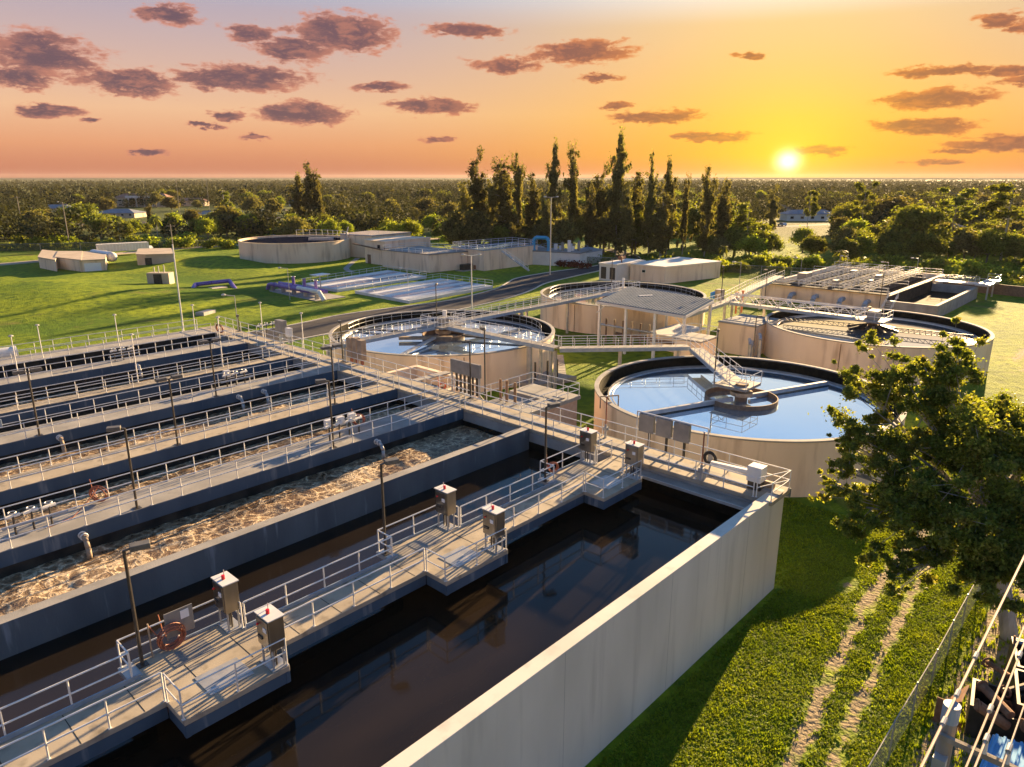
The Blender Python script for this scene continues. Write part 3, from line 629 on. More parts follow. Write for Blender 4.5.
# ---------------------------------------------------------------- round clarifiers
def clarifier(c,R,Zr,label,wl=.95,arms=True,ang=0,pilaster=True,truss=False,well=3.1,topcol='peach_wall'):
    t=thing('clarifier',label,'round tank',(c[0],c[1],0),'round settling tanks')
    MB().ring(c,R-.32,R,0,Zr-.12,120).build('wall','peach_wall',t)
    MB().ring(c,R-.36,R+.05,Zr-.12,Zr,120).build('rim','pale_concrete',t)
    MB().ring(c,R-1.35,R-.325,0.5,Zr-wl-.25,120).build('launder_channel','algae',t)
    MB().ring(c,R-1.30,R-1.16,Zr-wl-.2,Zr-wl+.16,120).build('weir_wall','grey_plate',t)
    MB().ring(c,R-.45,R-.33,Zr-wl-.24,Zr-.13,120).build('stained_lining','algae',t)
    MB().ring(c,R-1.62,R-1.52,Zr-wl-.05,Zr-wl+.06,120).build('scum_baffle','galvanised',t)
    w=MB().disc(c,R-1.31,Zr-wl,96).build('water','silver_water' if truss else 'clear_water',t)
    MB().cyl(c,.55,Zr-wl-.5,Zr+.6,20).build('center_column','rust_trim',t)
    MB().ring(c,well-.1,well,Zr-wl-.2,Zr-wl+.42,48).build('feed_well','rust_trim' if not truss else 'black_paint',t)
    MB().cyl(c,.95,Zr-wl+.5,Zr-wl+.85,20).build('drive_unit','tan_steel',t)
    if arms:
        for s in (1,-1):
            b=MB(); ca,sa=math.cos(ang)*s,math.sin(ang)*s; r1=R-2.1
            b.bar((c[0]+ca*1,c[1]+sa*1,Zr-wl+.28),(c[0]+ca*r1,c[1]+sa*r1,Zr-wl+.28),.30,.34)
            b.build('skimmer_arm','galvanised',t)
            MB().bar((c[0]+ca*3,c[1]+sa*3,Zr-wl+.08),(c[0]+ca*r1,c[1]+sa*r1,Zr-wl+.08),.22,.1).build('skimmer_blade','black_rubber',t)
    if pilaster:
        for a in (HEAD+PI+.25,HEAD+PI-.7):
            MB().tube((c[0]+(R+.03)*math.cos(a),c[1]+(R+.03)*math.sin(a),0),(c[0]+(R+.03)*math.cos(a),c[1]+(R+.03)*math.sin(a),Zr-.3),.045,n=6).build('conduit','rust_trim',t)
    return t
CC1=(21.8,12.9);CC2=(60.6,14.1);CC3=(21.6,51.6);CC4=(60.6,52.2)
k1=clarifier(CC1,12.75,4.3,'round peach clarifier tank with a stair bridge, nearest behind the corner of the basins',ang=math.radians(-21),pilaster=False)
k2=clarifier(CC2,12.9,4.3,'round peach clarifier at right whose water glints with sunlight, with a truss bridge',arms=False,truss=True,well=2.2)
k3=clarifier(CC3,13.6,4.3,'round peach clarifier left of the grass court, crossed by several walkways',ang=math.radians(200),well=2.6,arms=False)
k4=clarifier(CC4,13.1,4.3,'round peach clarifier partly hidden behind the open roof on posts',arms=False)
# details: inlet brackets
for c,R,a,t in ((CC1,12.75,2.55,k1),):
    b=MB(); x,y=c[0]+R*math.cos(a),c[1]+R*math.sin(a); b.path([(x+.3*math.cos(a),y+.3*math.sin(a),3.6),(x+.3*math.cos(a),y+.3*math.sin(a),4.6),(x-1.3*math.cos(a),y-1.3*math.sin(a),4.6),(x-1.3*math.cos(a),y-1.3*math.sin(a),3.5)],.06); b.build('pipe_bracket','tan_steel',t)
# circular guard rail inside c3 / c4 (weir railings)
for c,R,t in ((CC3,12.0,k3),(CC4,11.6,k4)):
    pts=[(c[0]+R*math.cos(a),c[1]+R*math.sin(a),3.6) for a in np.linspace(-.9,2.2,26)]
    rail(t,pts,sp=3.0,r=.02,mt='galvanised')
# radial scraper trusses in c3
for a in (2.0,3.55,-1.2):
    b=MB(); x0,y0=CC3[0]+2.6*math.cos(a),CC3[1]+2.6*math.sin(a); x1,y1=CC3[0]+11.8*math.cos(a),CC3[1]+11.8*math.sin(a)
    b.bar((x0,y0,3.75),(x1,y1,3.55),.5,.18); b.build('skimmer_arm','galvanised' if a>3 else 'black_paint',k3)
for a in (.2,PI+.2): 
    b=MB().bar((CC3[0]+2.4*math.cos(a+1.1),CC3[1]+2.4*math.sin(a+1.1),3.7),(CC3[0]+5.6*math.cos(a-.6),CC3[1]+5.6*math.sin(a-.6),3.7),.6,.35); b.build('flow_baffle','tan_steel',k3)
# dark rotating frame in c2
b=MB()
for a in np.linspace(0,2*PI,9)[:-1]:
    b.bar((CC2[0]+.8*math.cos(a),CC2[1]+.8*math.sin(a),4.2),(CC2[0]+3.0*math.cos(a),CC2[1]+3.0*math.sin(a),3.7),.35,.35)
b.build('rotating_frame','black_paint',k2)
for s in (0,PI):
    a=math.radians(100)+s
    b=MB(); n=14
    for i in range(n):
        r0=2.2+(10.8-2.2)*i/n; r1=2.2+(10.8-2.2)*(i+1)/n
        P=lambda r,z:(CC2[0]+r*math.cos(a),CC2[1]+r*math.sin(a),z)
        b.tube(P(r0,3.65),P(r1,3.65),.05);b.tube(P(r0,4.15),P(r1,4.15),.05);b.tube(P(r0,3.65),P(r1,4.15),.035);b.tube(P(r1,3.65),P(r1,4.15),.035)
    b.build('scraper_truss','black_paint',k2)
# ---------------------------------------------------------------- elevated walkways between the clarifiers
def bridge(pts,label,z=5.0,w=1.2,rails=(1,1),truss=False,posts=(),m='galvanised',sp=1.6):
    mid=[(pts[0][i]+pts[-1][i])/2 for i in (0,1)]
    t=thing('footbridge',label,'footbridge',(mid[0],mid[1],z-.4))
    zs=[p[2] if len(p)>2 else z for p in pts]
    pts=[Vector((p[0],p[1],zz)) for p,zz in zip(pts,zs)]
    for a,b in zip(pts,pts[1:]):
        MB().bar(a-Vector((0,0,.03)),b-Vector((0,0,.03)),w,.06).build('deck','grey_plate',t)
        d=(b-a).normalized(); nn=Vector((-d.y,d.x,0)).normalized()*(w/2+.04)
        for s in (-1,1):
            MB().bar(a+nn*s-Vector((0,0,.2)),b+nn*s-Vector((0,0,.2)),.08,.36).build('edge_beam','toe_blue' if s<0 else m,t)
            if rails[(s+1)//2]: rail(t,[a+nn*s,b+nn*s],sp=sp,r=.03)
            if truss:
                q=MB(); L=(b-a).length; n=int(L/1.3)
                for i in range(n):
                    p0=a+(b-a)*i/n+nn*s;p1=a+(b-a)*(i+1)/n+nn*s
                    lo=Vector((0,0,-.05));hi=Vector((0,0,1.15))
                    if i%2: q.tube(p0+lo,p1+hi,.05,n=5)
                    else: q.tube(p0+hi,p1+lo,.05,n=5)
                q.tube(a+nn*s+Vector((0,0,1.15)),b+nn*s+Vector((0,0,1.15)),.06,n=5)
                q.build('truss','white_metal',t)
    for (x,y) in posts:
        MB().box(x-.14,x+.14,y-.14,y+.14,0,z-.4).build('support_post','galvanised',t)
    return t
bridge([(5.2,51.6),(20.2,51.6)],'footbridge from the tan boxes to the hub of the clarifier at centre left',posts=[(5.2,51.6),(7.2,51.6)])
bridge([(21.3,50.2),(21.3,33.3)],'footbridge leading from the centre left clarifier hub toward the grass court',posts=[(21.3,37.4),(21.3,34.2),(20.5,36.4),(22.2,36.4),(21.3,33.6)])
bridge([(21.3,33.1),(31.3,23.6)],'footbridge with blue kickboard crossing the grass court in front of the open roof',posts=[(26,28.6),(30.6,24.3),(31.6,23.3)])
bridge([(22.8,51.7),(59.4,51.7)],'long footbridge from the centre left clarifier to the one behind the open roof',z=5.0,posts=[(37,51.7),(46,51.7),(35.5,51.2),(36.2,52.2)])
bridge([(30.9,22.4,5.0),(22.9,14.2,4.75)],'sloping stair bridge with white railings down to the nearest clarifier',w=1.3)
bridge([(47,33.2),(60.5,34.2)],'footbridge joining the open roof to the truss bridge',z=5.0,posts=[(52.5,33.6),(60,34)])
bridge([(60.5,34.6),(78,38.5),(96,41.5)],'footbridge continuing past the blue tank to the far rectangular basins',z=4.6,w=1.6,posts=[(66,35.8),(72,37.2),(84,39.4)])
bridge([(60.6,33.2),(60.6,15)],'white truss bridge over the clarifier at right',z=5.0,truss=True,posts=[(60.6,28.4)])
def platform(c,w,label,z=5.0,open_=None):
    t=thing('service_platform',label,'platform',(c[0],c[1],z-.3))
    MB().box(c[0]-w,c[0]+w,c[1]-w,c[1]+w,z-.25,z-.01).build('deck','grey_plate',t)
    q=[(c[0]-w,c[1]-w,z),(c[0]+w,c[1]-w,z),(c[0]+w,c[1]+w,z),(c[0]-w,c[1]+w,z),(c[0]-w,c[1]-w,z)]
    rail(t,q,sp=1.2,r=.03,ends=False)
    return t
p1=platform((CC1[0]+.3,CC1[1]+.6),1.5,'square railed platform at the centre of the nearest clarifier',z=4.75)
p3=platform(CC3,1.9,'railed platform with drive machinery at the centre of the clarifier at centre left')
MB().box(CC3[0]-.6,CC3[0]+.5,CC3[1]-.5,CC3[1]+.6,5.0,5.8).build('drive_box','grey_plate',p3,bevel=.03); MB().cyl((CC3[0]+1,CC3[1]+.8),.28,5.0,6.4,12).build('motor','white_metal',p3)
p2=platform(CC2,1.7,'railed platform with a grey machine at the centre of the clarifier at right')
MB().box(CC2[0]-.8,CC2[0]+.8,CC2[1]-.6,CC2[1]+.6,5.0,6.1).build('drive_box','grey_plate',p2,bevel=.03); MB().cyl((CC2[0]+1.2,CC2[1]+1),.2,5.0,6.3,10).build('vent_pipe','tan_steel',p2)
p4=platform((61,51.8),1.6,'railed platform at the hub of the clarifier behind the open roof')
MB().cyl((61,52.3),.2,5,6.6,10).build('motor','white_metal',p4)
dark_lamp((CC1[0]-.9,CC1[1]+2.2,4.75),4.6,'slim black lamp post on the stair bridge of the nearest clarifier',1,.5,size=.6)
dark_lamp((CC3[0]+.2,CC3[1]+1.4,5),4.6,'slim black lamp post at the hub of the clarifier at centre left',1,.5,size=.6)
dark_lamp((59,53.2,5),4.5,'slim dark lamp post at the hub of the clarifier behind the open roof',1,.8,size=.6)
dark_lamp((38.5,19.6,0),7.6,'black lamp post on the grass beside the stair bridge',1,-.6,size=.8)
dark_lamp((59,34.2,5),5.0,'black lamp post where the truss bridge begins',1,.6,size=.9)
dark_lamp((71,33.0,0),8.6,'black lamp post in front of the far rectangular basins at left',1,PI*.9,size=.9)
dark_lamp((92,22.5,0),7.3,'black lamp post beside the stairs of the far rectangular basins',1,PI*.7,size=1.2)
# ---------------------------------------------------------------- open roof on posts
cr=thing('open_shelter','open shelter with a dark ribbed metal roof on pale posts','shelter',(46,36,0))
R_=[(40.6,42.9),(39.9,28.9),(54.0,34.6),(57.2,46.2)]
def lerp2(a,b,t): return (a[0]+(b[0]-a[0])*t,a[1]+(b[1]-a[1])*t)
R_=[(40.9,42.7),(40.1,29.1),(51.8,31.6),(53.8,46.4)]
zr=lambda i:(6.35,6.25,6.42,6.5)[i]
vs=[(*R_[i],zr(i)) for i in range(4)]; 
b=MB().add(vs+[(x,y,z+.12) for x,y,z in vs],[(3,2,1,0),(4,5,6,7),(0,1,5,4),(1,2,6,5),(2,3,7,6),(3,0,4,7)]); rf=b.build('roof','metal_roof',cr)
rb=MB()
for i in range(1,34):
    t_=i/34; a=lerp2(R_[0],R_[1],t_); c=lerp2(R_[3],R_[2],t_); z0=6.35-.1*t_;z1=6.5-.08*t_
    rb.bar((*a,z0+.16),(*c,z1+.16),.05,.09)
mat('roof_rib',(.20,.24,.30),(.26,.30,.36),rough=.8,spec=.1)
rb.build('rib','roof_rib',rf)
mat('fascia_pale',(.5,.52,.54),rough=.5)
fb=MB()
for i in range(4):
    j=(i+1)%4; fb.bar((*R_[i],zr(i)-.12),(*R_[j],zr(j)-.12),.16,.34)
fb.build('fascia','fascia_pale',cr)
for i,(a,c,t_) in enumerate([(0,1,.02),(0,1,.34),(0,1,.67),(0,1,.98),(3,2,.02),(3,2,.5),(3,2,.98)]):
    x,y=lerp2(R_[a],R_[c],t_); x+= .3 if a==0 else -.3
    MB().box(x-.15,x+.15,y-.15,y+.15,0,6.25 if a==0 else 6.38).build('post','white_metal',cr)
for (x,y,s) in ((40.9,42.7,-1),(40.2,29.4,1)):
    MB().bar((x,y,4.9),(x+.1,y+s*1.4,6.1),.1,.1).build('brace','white_metal',cr)
MB().bar((47.5,40.5,6.62),(49,39.3,6.64),.35,.05).build('roof_panel','white_sign',cr)
# things under / near the shelter
t=thing('splitter_box','peach concrete chamber under the railed walkway beside the open roof','concrete chamber',(35.5,24.8,0)); MB().box(33.6,37.2,23.4,26.6,0,4.9).build('wall','peach_wall',t); MB().box(33.5,37.3,23.3,26.7,4.9,5.1).build('coping','pale_concrete',t)
rail(t,[(33.6,26.6,5.1),(37.2,26.6,5.1),(37.2,23.4,5.1)],sp=1.2,r=.03)
t=thing('splitter_box','pinkish concrete chamber below the truss bridge, left of the clarifier at right','concrete chamber',(53.5,27,0)); MB().box(50.5,57.5,25.0,30.0,0,3.9).build('wall','peach_wall',t); MB().box(50.4,57.6,24.9,30.1,3.9,4.05).build('coping','pale_concrete',t)
MB().box(57.5,60.5,23.6,25.4,0,.5).build('step','rust_trim',t); 
for i in range(7): MB().box(56.2+i*.02,58.2,24.9-.45*(i+1),24.9-.45*i,0,3.9-.55*(i+1)).build('stair_tread','peach_wall',t)
t=thing('splitter_box','low pinkish wall with white panel under the shelter','concrete chamber',(50,36,0)); MB().box(46,54,33.5,38,0,2.0).build('wall','peach_wall',t); MB().box(45.9,54.1,33.4,38.1,2.0,2.12).build('coping','white_metal',t)
for (x,y,s,l) in ((45,40,2.2,'rust-stained pipe rack with vertical pipes under the shelter'),):
    t=thing('pipe_rack',l,'pipes',(x,y,0))
    for k in range(6): MB().tube((x,y-3+k*1.4,0),(x,y-3+k*1.4,3.4),.13,n=8).build('pipe','rust_trim' if k%2 else 'tan_steel',t)
    MB().tube((x,y-4,2.4),(x,y+5,2.4),.16,n=8).build('header_pipe','galvanised',t); MB().tube((x+1,y-8,1.2),(x+1,y+3,1.2),.25,n=8).build('header_pipe','rust_trim',t)
t=thing('chemical_tank','small blue round tank on top of the pinkish chamber','tank',(64.2,36.6,4.6)); MB().cyl((64.2,37.6),.9,4.62,5.4,16).build('body','blue_pipe',t); MB().cyl((64.2,37.6),.9,5.4,5.65,16,.3).build('lid','blue_pipe',t)
t=thing('control_cabinet','grey cabinet beneath the small blue tank','cabinet',(62.8,36.5,4.6)); MB().box(62.3,63.4,35.9,36.9,4.62,6.2).build('body','grey_plate',t); MB().box(62.27,62.3,36.0,36.8,4.8,6.1).build('door','stainless',t)
t=thing('pipe_stack','pale elbow pipes standing on the grass left of the pinkish chamber','pipes',(48.5,24,0))
for x,y,h in ((47.8,24.2,2.2),(48.8,23.4,2.8),(49.6,24.6,1.6)):
    MB().path([(x,y,0),(x,y,h),(x+.5,y+.3,h+.4),(x+1.2,y+.7,h+.4)],.22,8).build('pipe','galvanised',t,smooth=False)
MB().box(47,50.5,22.6,25.4,0,.25).build('base_slab','pale_concrete',t)
# machinery cluster at the joint
for i,(x,y,h,c,l) in enumerate([(66.5,36.6,2.0,'orange_paint','orange upright valve post beside the footbridge, left one'),(68,36.4,2.0,'orange_paint','orange upright valve post beside the footbridge, right one')]):
    t=thing('valve_post',l,'valve',(x,y-1.2,3.6)); MB().tube((x,y-1.2,2.2),(x,y-1.2,5.6),.16,n=8).build('stem',c,t); MB().torus((x,y-1.2,5.5),.3,.04).build('handwheel',c,t)
# ---------------------------------------------------------------- chambers next to the cross walkway
t=thing('outlet_chamber','brick coloured chamber with a pale top behind the slatted panel','concrete chamber',(6,24,0))
MB().box(.55,9.4,21.4,26.4,0,T-1.5).build('wall','brick_wall',t); MB().ring((0,0),1,2,0,0.1,8) 
MB().box(.52,9.6,21.2,23.0,T-1.5,T-1.2).build('roof_slab','pale_concrete',t); MB().box(.52,2.6,23.01,26.5,T-1.5,T-1.2).build('roof_slab','brick_wall',t); MB().box(6.6,9.6,23.01,26.5,T-1.5,T-1.2).build('roof_slab','pale_concrete',t)
MB().box(2.7,6.5,23.1,26.3,T-1.495,T-1.46).build('grating','grey_plate',t); MB().box(7.0,8.0,21.6,22.6,T-1.195,T-1.1).build('hatch','pale_concrete',t)
rail(t,[(.6,21.3,T-1.2),(9.5,21.3,T-1.2),(9.5,26.4,T-1.2),(.8,26.4,T-1.2)],sp=1.6)
for y in (24,24.9,25.6): MB().tube((4.6,y,T-1.4),(4.6,y,T+.4),.12,n=8).build('valve_stem','rust_trim',t)
t=thing('outlet_chamber','low open chamber with a sunlit rim beside the centre left clarifier','concrete chamber',(3.4,33,0))
for bx in ((.55,6.2,29.6,30.1),(.55,6.2,37.6,38.1),(.55,1.0,30.101,37.599),(5.7,6.2,30.101,37.599)): MB().box(*bx,0,T-.9).build('wall','peach_wall',t)
MB().box(1.0,5.7,30.1,37.6,0,T-2.2).build('floor','algae',t); MB().box(.56,6.3,33.4,34.2,T-.897,T-.8).build('cross_slab','pale_concrete',t)
rail(t,[(.7,29.7,T-.9),(6.1,29.7,T-.9),(6.1,38,T-.9)],sp=1.6)
t=thing('stairs','white railed stair between the two chambers beside the cross walkway','stairs',(5,28,0))
for i in range(12):
    x=2.0+i*.36; z=T-.35-i*.42; MB().box(x,x+.34,26.8,28.2,z-.05,z).build('tread','galvanised',t)
rail(t,[(1.9,26.75,T-.3),(6.3,26.75,.55)],sp=1.2); rail(t,[(1.9,28.25,T-.3),(6.3,28.25,.55)],sp=1.2)
t=thing('concrete_pad','pale slab with three dark supports beside the footbridge posts','slab',(23.4,37,0)); MB().prism([(19.8,39.6),(20.6,35.4),(26.4,34.6),(25.8,38.6)],.06,.55).build('slab','pale_concrete',t)
for x,y in ((22,37),(23.4,36.4),(24.6,36)): MB().tube((x,y,.5),(x,y,2.6),.11,n=8).build('support_post','bronze_paint',t)
# ---------------------------------------------------------------- equipment on catwalk and walkways
def cabinet(x,y,label,z=T,f=PI+.35,h=1.95):
    t=thing('control_cabinet',label,'control cabinet',(x,y,z),'stainless control cabinets with red beacons')
    b=MB().box(x-.28,x+.28,y-.42,y+.42,z+.78,z+h).build('body','stainless',t,bevel=.015)
    MB().box(x-.31,x+.31,y-.47,y+.47,z+h+.002,z+h+.04).build('top_plate','white_metal',t)
    MB().box(x-.312,x-.284,y-.36,y+.36,z+.86,z+h-.08).build('door','stainless',t)
    MB().cyl((x-.05,y),.065,z+h+.04,z+h+.2,10).build('beacon','red_lens',t)
    MB().box(x-.33,x-.315,y-.28,y-.08,z+1.45,z+1.62).build('label_plate','white_sign',t)
    MB().sphere((x-.36,y+.2,z+h-.3),.05).build('push_button','red_lens',t); MB().box(x-.35,x-.315,y+.02,y+.30,z+1.1,z+1.2).build('latch','bronze_paint',t)
    for sx in (-.2,.2):
        for sy in (-.33,.33): MB().box(x+sx-.03,x+sx+.03,y+sy-.03,y+sy+.03,z,z+.779).build('leg','galvanised',t)
    for k in (-.18,0,.16): MB().tube((x,y+k,z),(x,y+k,z+.78),.035,n=6).build('conduit','bronze_paint',t)
    MB().box(x-.3,x+.3,y-.45,y+.45,z+.002,z+.04).build('base_plate','galvanised',t)
    MB().tube((x+.1,y+.25,z+h+.04),(x+.1,y+.25,z+h+.26),.02,n=6).build('vent_rod','galvanised',t)
    return t
for i,(a_,w) in enumerate(((-29.5,'nearest'),(-18.6,'middle'),(-7.4,'far'))):
    dx=3.35
    cabinet(a_+dx,10.2 if i<2 else 10.2,f'stainless control cabinet with red beacon at the back edge of the {w} platform')
    cabinet(a_+dx,7.0,f'stainless control cabinet with red beacon at the water side of the {w} platform')
def coil(c,R,label,axis,m='hose',n=9,group='coiled hoses',tilt=.2):
    t=thing('hose_coil',label,'hose',c,group)
    r=random.Random(str(c)); rot=Matrix.Rotation(axis,3,'Z')@Matrix.Rotation(PI/2-tilt,3,'Y')
    for k in range(n):
        off=rot@Vector((r.uniform(-.04,.06),r.uniform(-.05,.05),(k-n/2)*.03)); MB().torus(Vector(c)+off,R*r.uniform(.8,1.05),.022,rot=rot).build('loop',m,t)
    MB().path([Vector(c)+Vector((0,R*.8,-.3)),Vector(c)+Vector((-.1,R*1.1,.1)),Vector(c)+Vector((-.15,R*1.2,.7))],.022).build('hose_end',m,t)
    return t
coil((-28.2,10.38,T+.50),.46,'brown hose coil hanging on the railing of the nearest platform',PI/2)
coil((-7.0,10.4,T+.55),.30,'brown hose coil hanging on the railing of the far platform',PI/2-.6,n=7)
coil((-25.7,25.2,T+.55),.42,'orange hose coil on the wide walkway left of the single lamp',.7,n=6,m='rust_pole')
coil((-9.6,25.2,T+.55),.42,'pale red hose coil on the wide walkway near the white boxes',.7,n=6,m='rust_pole')
coil((1.2,28.9,T-.1),.3,'bright red hose coil on the railing beside the sunlit chamber rim',.9,m='red_hose',n=5)
coil((-2.1,60.6,T+.7),.5,'brown hose coil on the cross walkway near the far corner',.2,n=8)
t=thing('hose','orange hose lying slack along the wide walkway','hose',(-26.5,25.2,T),None)
MB().path([(-25.6,25.3,T+.9),(-26.4,24.9,T+.35),(-27.2,24.4,T+.03),(-28.4,24.1,T+.03)],.025).build('run','rust_pole',t); MB().sphere((-28.45,24.1,T+.05),.05).build('nozzle','galvanised',t)
# a plate with paper on the railing by the hose
t=thing('notice_board','grey board with a white paper fixed to the railing above the hose coil','sign',(-27.8,10.55,T+.6)); MB().box(-28.3,-27.3,10.52,10.56,T+.35,T+1.35).build('board','grey_plate',t); MB().box(-27.75,-27.45,10.505,10.518,T+.92,T+1.25).build('paper','white_sign',t)
t=thing('shower_pipe','slim pipe with lever standing at the back railing near the notice board','pipe',(-28.9,10.4,T)); MB().path([(-28.9,10.4,T),(-28.9,10.4,T+1.35)],.03).build('pipe','tan_steel',t); MB().path([(-28.9,10.4,T+1.3),(-28.5,10.4,T+.4)],.02).build('hose','hose',t)
# drop pipes over the channels
def drop_pipe(x,y,s,label,z=T-.35):
    t=thing('drop_pipe',label,'pipe',(x,y,z),'pale drop pipes on the walkway faces')
    P=[Vector((x+.25*0,y-s*.0,z)),Vector((x,y+s*.35,z)),Vector((x-.02,y+s*.62,z-.12)),Vector((x-.03,y+s*.78,z-.42)),Vector((x-.03,y+s*.80,z-.95))]
    MB().path(P,.12,10).build('pipe','tan_steel' if x<-20 else 'galvanised',t,smooth=True); MB().torus((x,y+s*.05,z),.15,.04,rot=Matrix.Rotation(PI/2,3,'X')).build('flange','white_metal',t)
    MB().torus((x,y+s*.33,z),.15,.04,rot=Matrix.Rotation(PI/2,3,'X')).build('flange','white_metal',t)
for x,y,s,l in ((-27.3,22.97,-1,'drop pipe at the left end of the wide walkway over the foamy channel'),(-9.9,22.97,-1,'drop pipe near the white boxes over the foamy channel'),
  (-23.7,38.97,-1,'pale pipe spilling off the third walkway at left'),(-9.1,38.97,-1,'pale pipe on the third walkway near its far end'),(-12.8,54.87,-1,'pale pipe on the fifth walkway below the white lamp pole'),(-11.2,38.97,-1,'pale pipe on the third walkway beside the white valve')):
    drop_pipe(x,y,s,l)
def valve_rig(x,y,label,z=T,n=3,boxes=0):
    t=thing('valve_rig',label,'valve assembly',(x,y,z),None)
    for k in range(n):
        px=x+k*.75; MB().tube((px,y,z),(px,y,z+.95),.05,n=6).build('pipe','bronze_paint',t); MB().tube((px-.3,y,z+.95),(px+.3,y+.1,z+.95),.09,n=8).build('actuator','white_metal',t)
        MB().torus((px,y,z+1.15),.16,.025).build('handwheel','galvanised',t)
    MB().tube((x-.5,y,z+.45),(x+n*.75,y,z+.45),.06,n=6).build('pipe','galvanised',t)
    for k in range(boxes): MB().box(x+k*.9,x+k*.9+.5,y+.3,y+.6,z+.7,z+1.25).build('box','white_metal',t,bevel=.02)
    return t
valve_rig(-29.6,24.4,'cluster of pale valves at the left end of the wide walkway',n=3)
valve_rig(-12.4,24.4,'white and blue valve boxes beside the lamp on the wide walkway',n=4,boxes=3)
valve_rig(-11.0,41.0,'white valve cluster on the third walkway',n=3,boxes=1)
valve_rig(-14.0,56.6,'small pale valve cluster on the fifth walkway',n=3)
valve_rig(.9,57.6,'rusty valve cluster beside the far corner of the cross walkway',n=4,z=T)
t=thing('control_cabinet','small pale box on the railing of the third walkway at the left edge','cabinet',(-26.5,41.3,T)); MB().box(-27,-26.2,41.15,41.35,T+.45,T+1.0).build('body','toe_blue',t,bevel=.02); MB().box(-26.65,-26.55,41.2,41.3,T,T+.449).build('leg','galvanised',t)
t=thing('storage_tank','white cylindrical pipe end lying at the left edge by the outermost walkway','tank',(-20,65.6,T))
MB().tube((-34,66.6,T+.1),(-19.6,66.6,T+.1),.65,n=20).build('body','white_metal',t,smooth=False); MB().tube((-19.62,66.6,T+.1),(-19.3,66.6,T+.1),.69,n=20).build('flange','white_metal',t)
for x in (-33,-28,-22): MB().box(x,x+.3,66.2,67,0,T-.5).build('saddle','pale_concrete',t)
# panels on the cross walkway
t=thing('electrical_panel','rack with three grey panels on the cross walkway beside the nearest clarifier','electrical panel',(.2,7.9,T))
for k in range(3): MB().box(.25,.5,6.05+k*1.22,6.05+k*1.22+1.05,T+1.0,T+2.15).build('panel','grey_plate',t,bevel=.02)
for k in range(3): MB().box(.3,.42,6.3+k*1.22,6.42+k*1.22,T+.02,T+1.0).build('conduit','bronze_paint',t)
for y in (4.9,9.75): MB().tube((.4,y,T),(.4,y,T+2.2),.05,n=6).build('frame','white_rail',t)
MB().tube((.4,4.9,T+2.2),(.4,9.75,T+2.2),.05,n=6).build('frame','white_rail',t)
t=thing('life_ring','dark ring hanging on the railing beside the three panels','life ring',(-.1,4.7,T+.6)); MB().torus((.15,4.55,T+.55),.34,.10,rot=Matrix.Rotation(PI/2,3,'Y')).build('ring','black_rubber',t); MB().box(.2,.26,4.4,4.7,T+.1,T+.9).build('bracket','galvanised',t)
def marker(x,y,label):
    t=thing('marker_pole',label,'pole',(x,y,T),None)
    MB().tube((x,y,T+.3),(x,y,T+2.75),.045,n=6).build('pole','rust_pole',t); MB().sphere((x,y,T+2.8),.06).build('cap','white_sign',t); MB().tube((x,y,T-1.1),(x,y,T+.9),.09,n=8).build('sleeve','galvanised',t)
    MB().box(x-.14,x+.14,y-.14,y+.14,T+.5,T+.72).build('gearbox','galvanised',t)
marker(-1.85,4.0,'red-brown gate rod between the three panels and the long white pipe')
marker(.1,11.9,'red-brown gate rod behind the far platform cabinets')
t=thing('gate_actuator','white horizontal actuator with a boxy motor at the end of the cross walkway','actuator',(-.9,2.2,T))
MB().bar((-1.6,3.6,T+1.05),(-1.1,1.6,T+.95),.28,.22).build('beam','white_metal',t,bevel=.02); MB().box(-1.3,-.55,.85,1.65,T+.5,T+1.35).build('motor_box','white_metal',t,bevel=.03); MB().box(-1.2,-.6,.9,1.6,T+.03,T+.5).build('stand','bronze_paint',t)
MB().box(-.5,-.1,.5,1.4,T+.02,T+.42).build('gearbox','tan_steel',t); MB().path([(-1.6,3.6,T+1),(-1.75,3.7,T+.2)],.05).build('pipe','galvanised',t)
t=thing('slatted_panel','tall grey panel over dark vertical slats on the cross walkway','electrical panel',(1.2,26.2,T))
MB().box(.5,.75,23.9,27.1,T+1.55,T+2.6).build('panel','grey_plate',t,bevel=.02)
for k in range(6): MB().box(.55,.68,24.2+k*.45,24.34+k*.45,T+.1,T+1.55).build('slat','bronze_paint',t)
for y in (23.95,27.0): MB().box(.5,.62,y-.05,y+.05,T-.2,T+1.549).build('frame','galvanised',t)
t=thing('control_cabinet','tan cabinets in a row on the cross walkway in front of the centre left clarifier','cabinet',(.9,40.2,T))
for k,(y,h) in enumerate(((38.9,2.2),(39.7,2.3),(40.5,2.2))): MB().box(.55,1.1,y,y+.7,T+.35,T+h).build('body','tan_steel',t,bevel=.02); MB().box(.7,.9,y+.2,y+.45,T-.1,T+.35).build('conduit','rust_pole',t)
t=thing('control_cabinet','pale square cabinet on the cross walkway near the grass','cabinet',(1.5,54.0,T)); MB().box(1.0,1.6,53.2,54.6,T+.6,T+2.0).build('body','grey_plate',t,bevel=.02); MB().box(1.1,1.5,53.6,54.1,T-.2,T+.6).build('leg','galvanised',t)
t=thing('control_cabinet','small grey cabinet next to the pale square one','cabinet',(1.5,52.3,T)); MB().box(1.05,1.5,52.0,52.7,T+.5,T+1.4).build('body','white_metal',t,bevel=.02); MB().box(1.15,1.4,52.2,52.5,T-.2,T+.5).build('leg','galvanised',t)
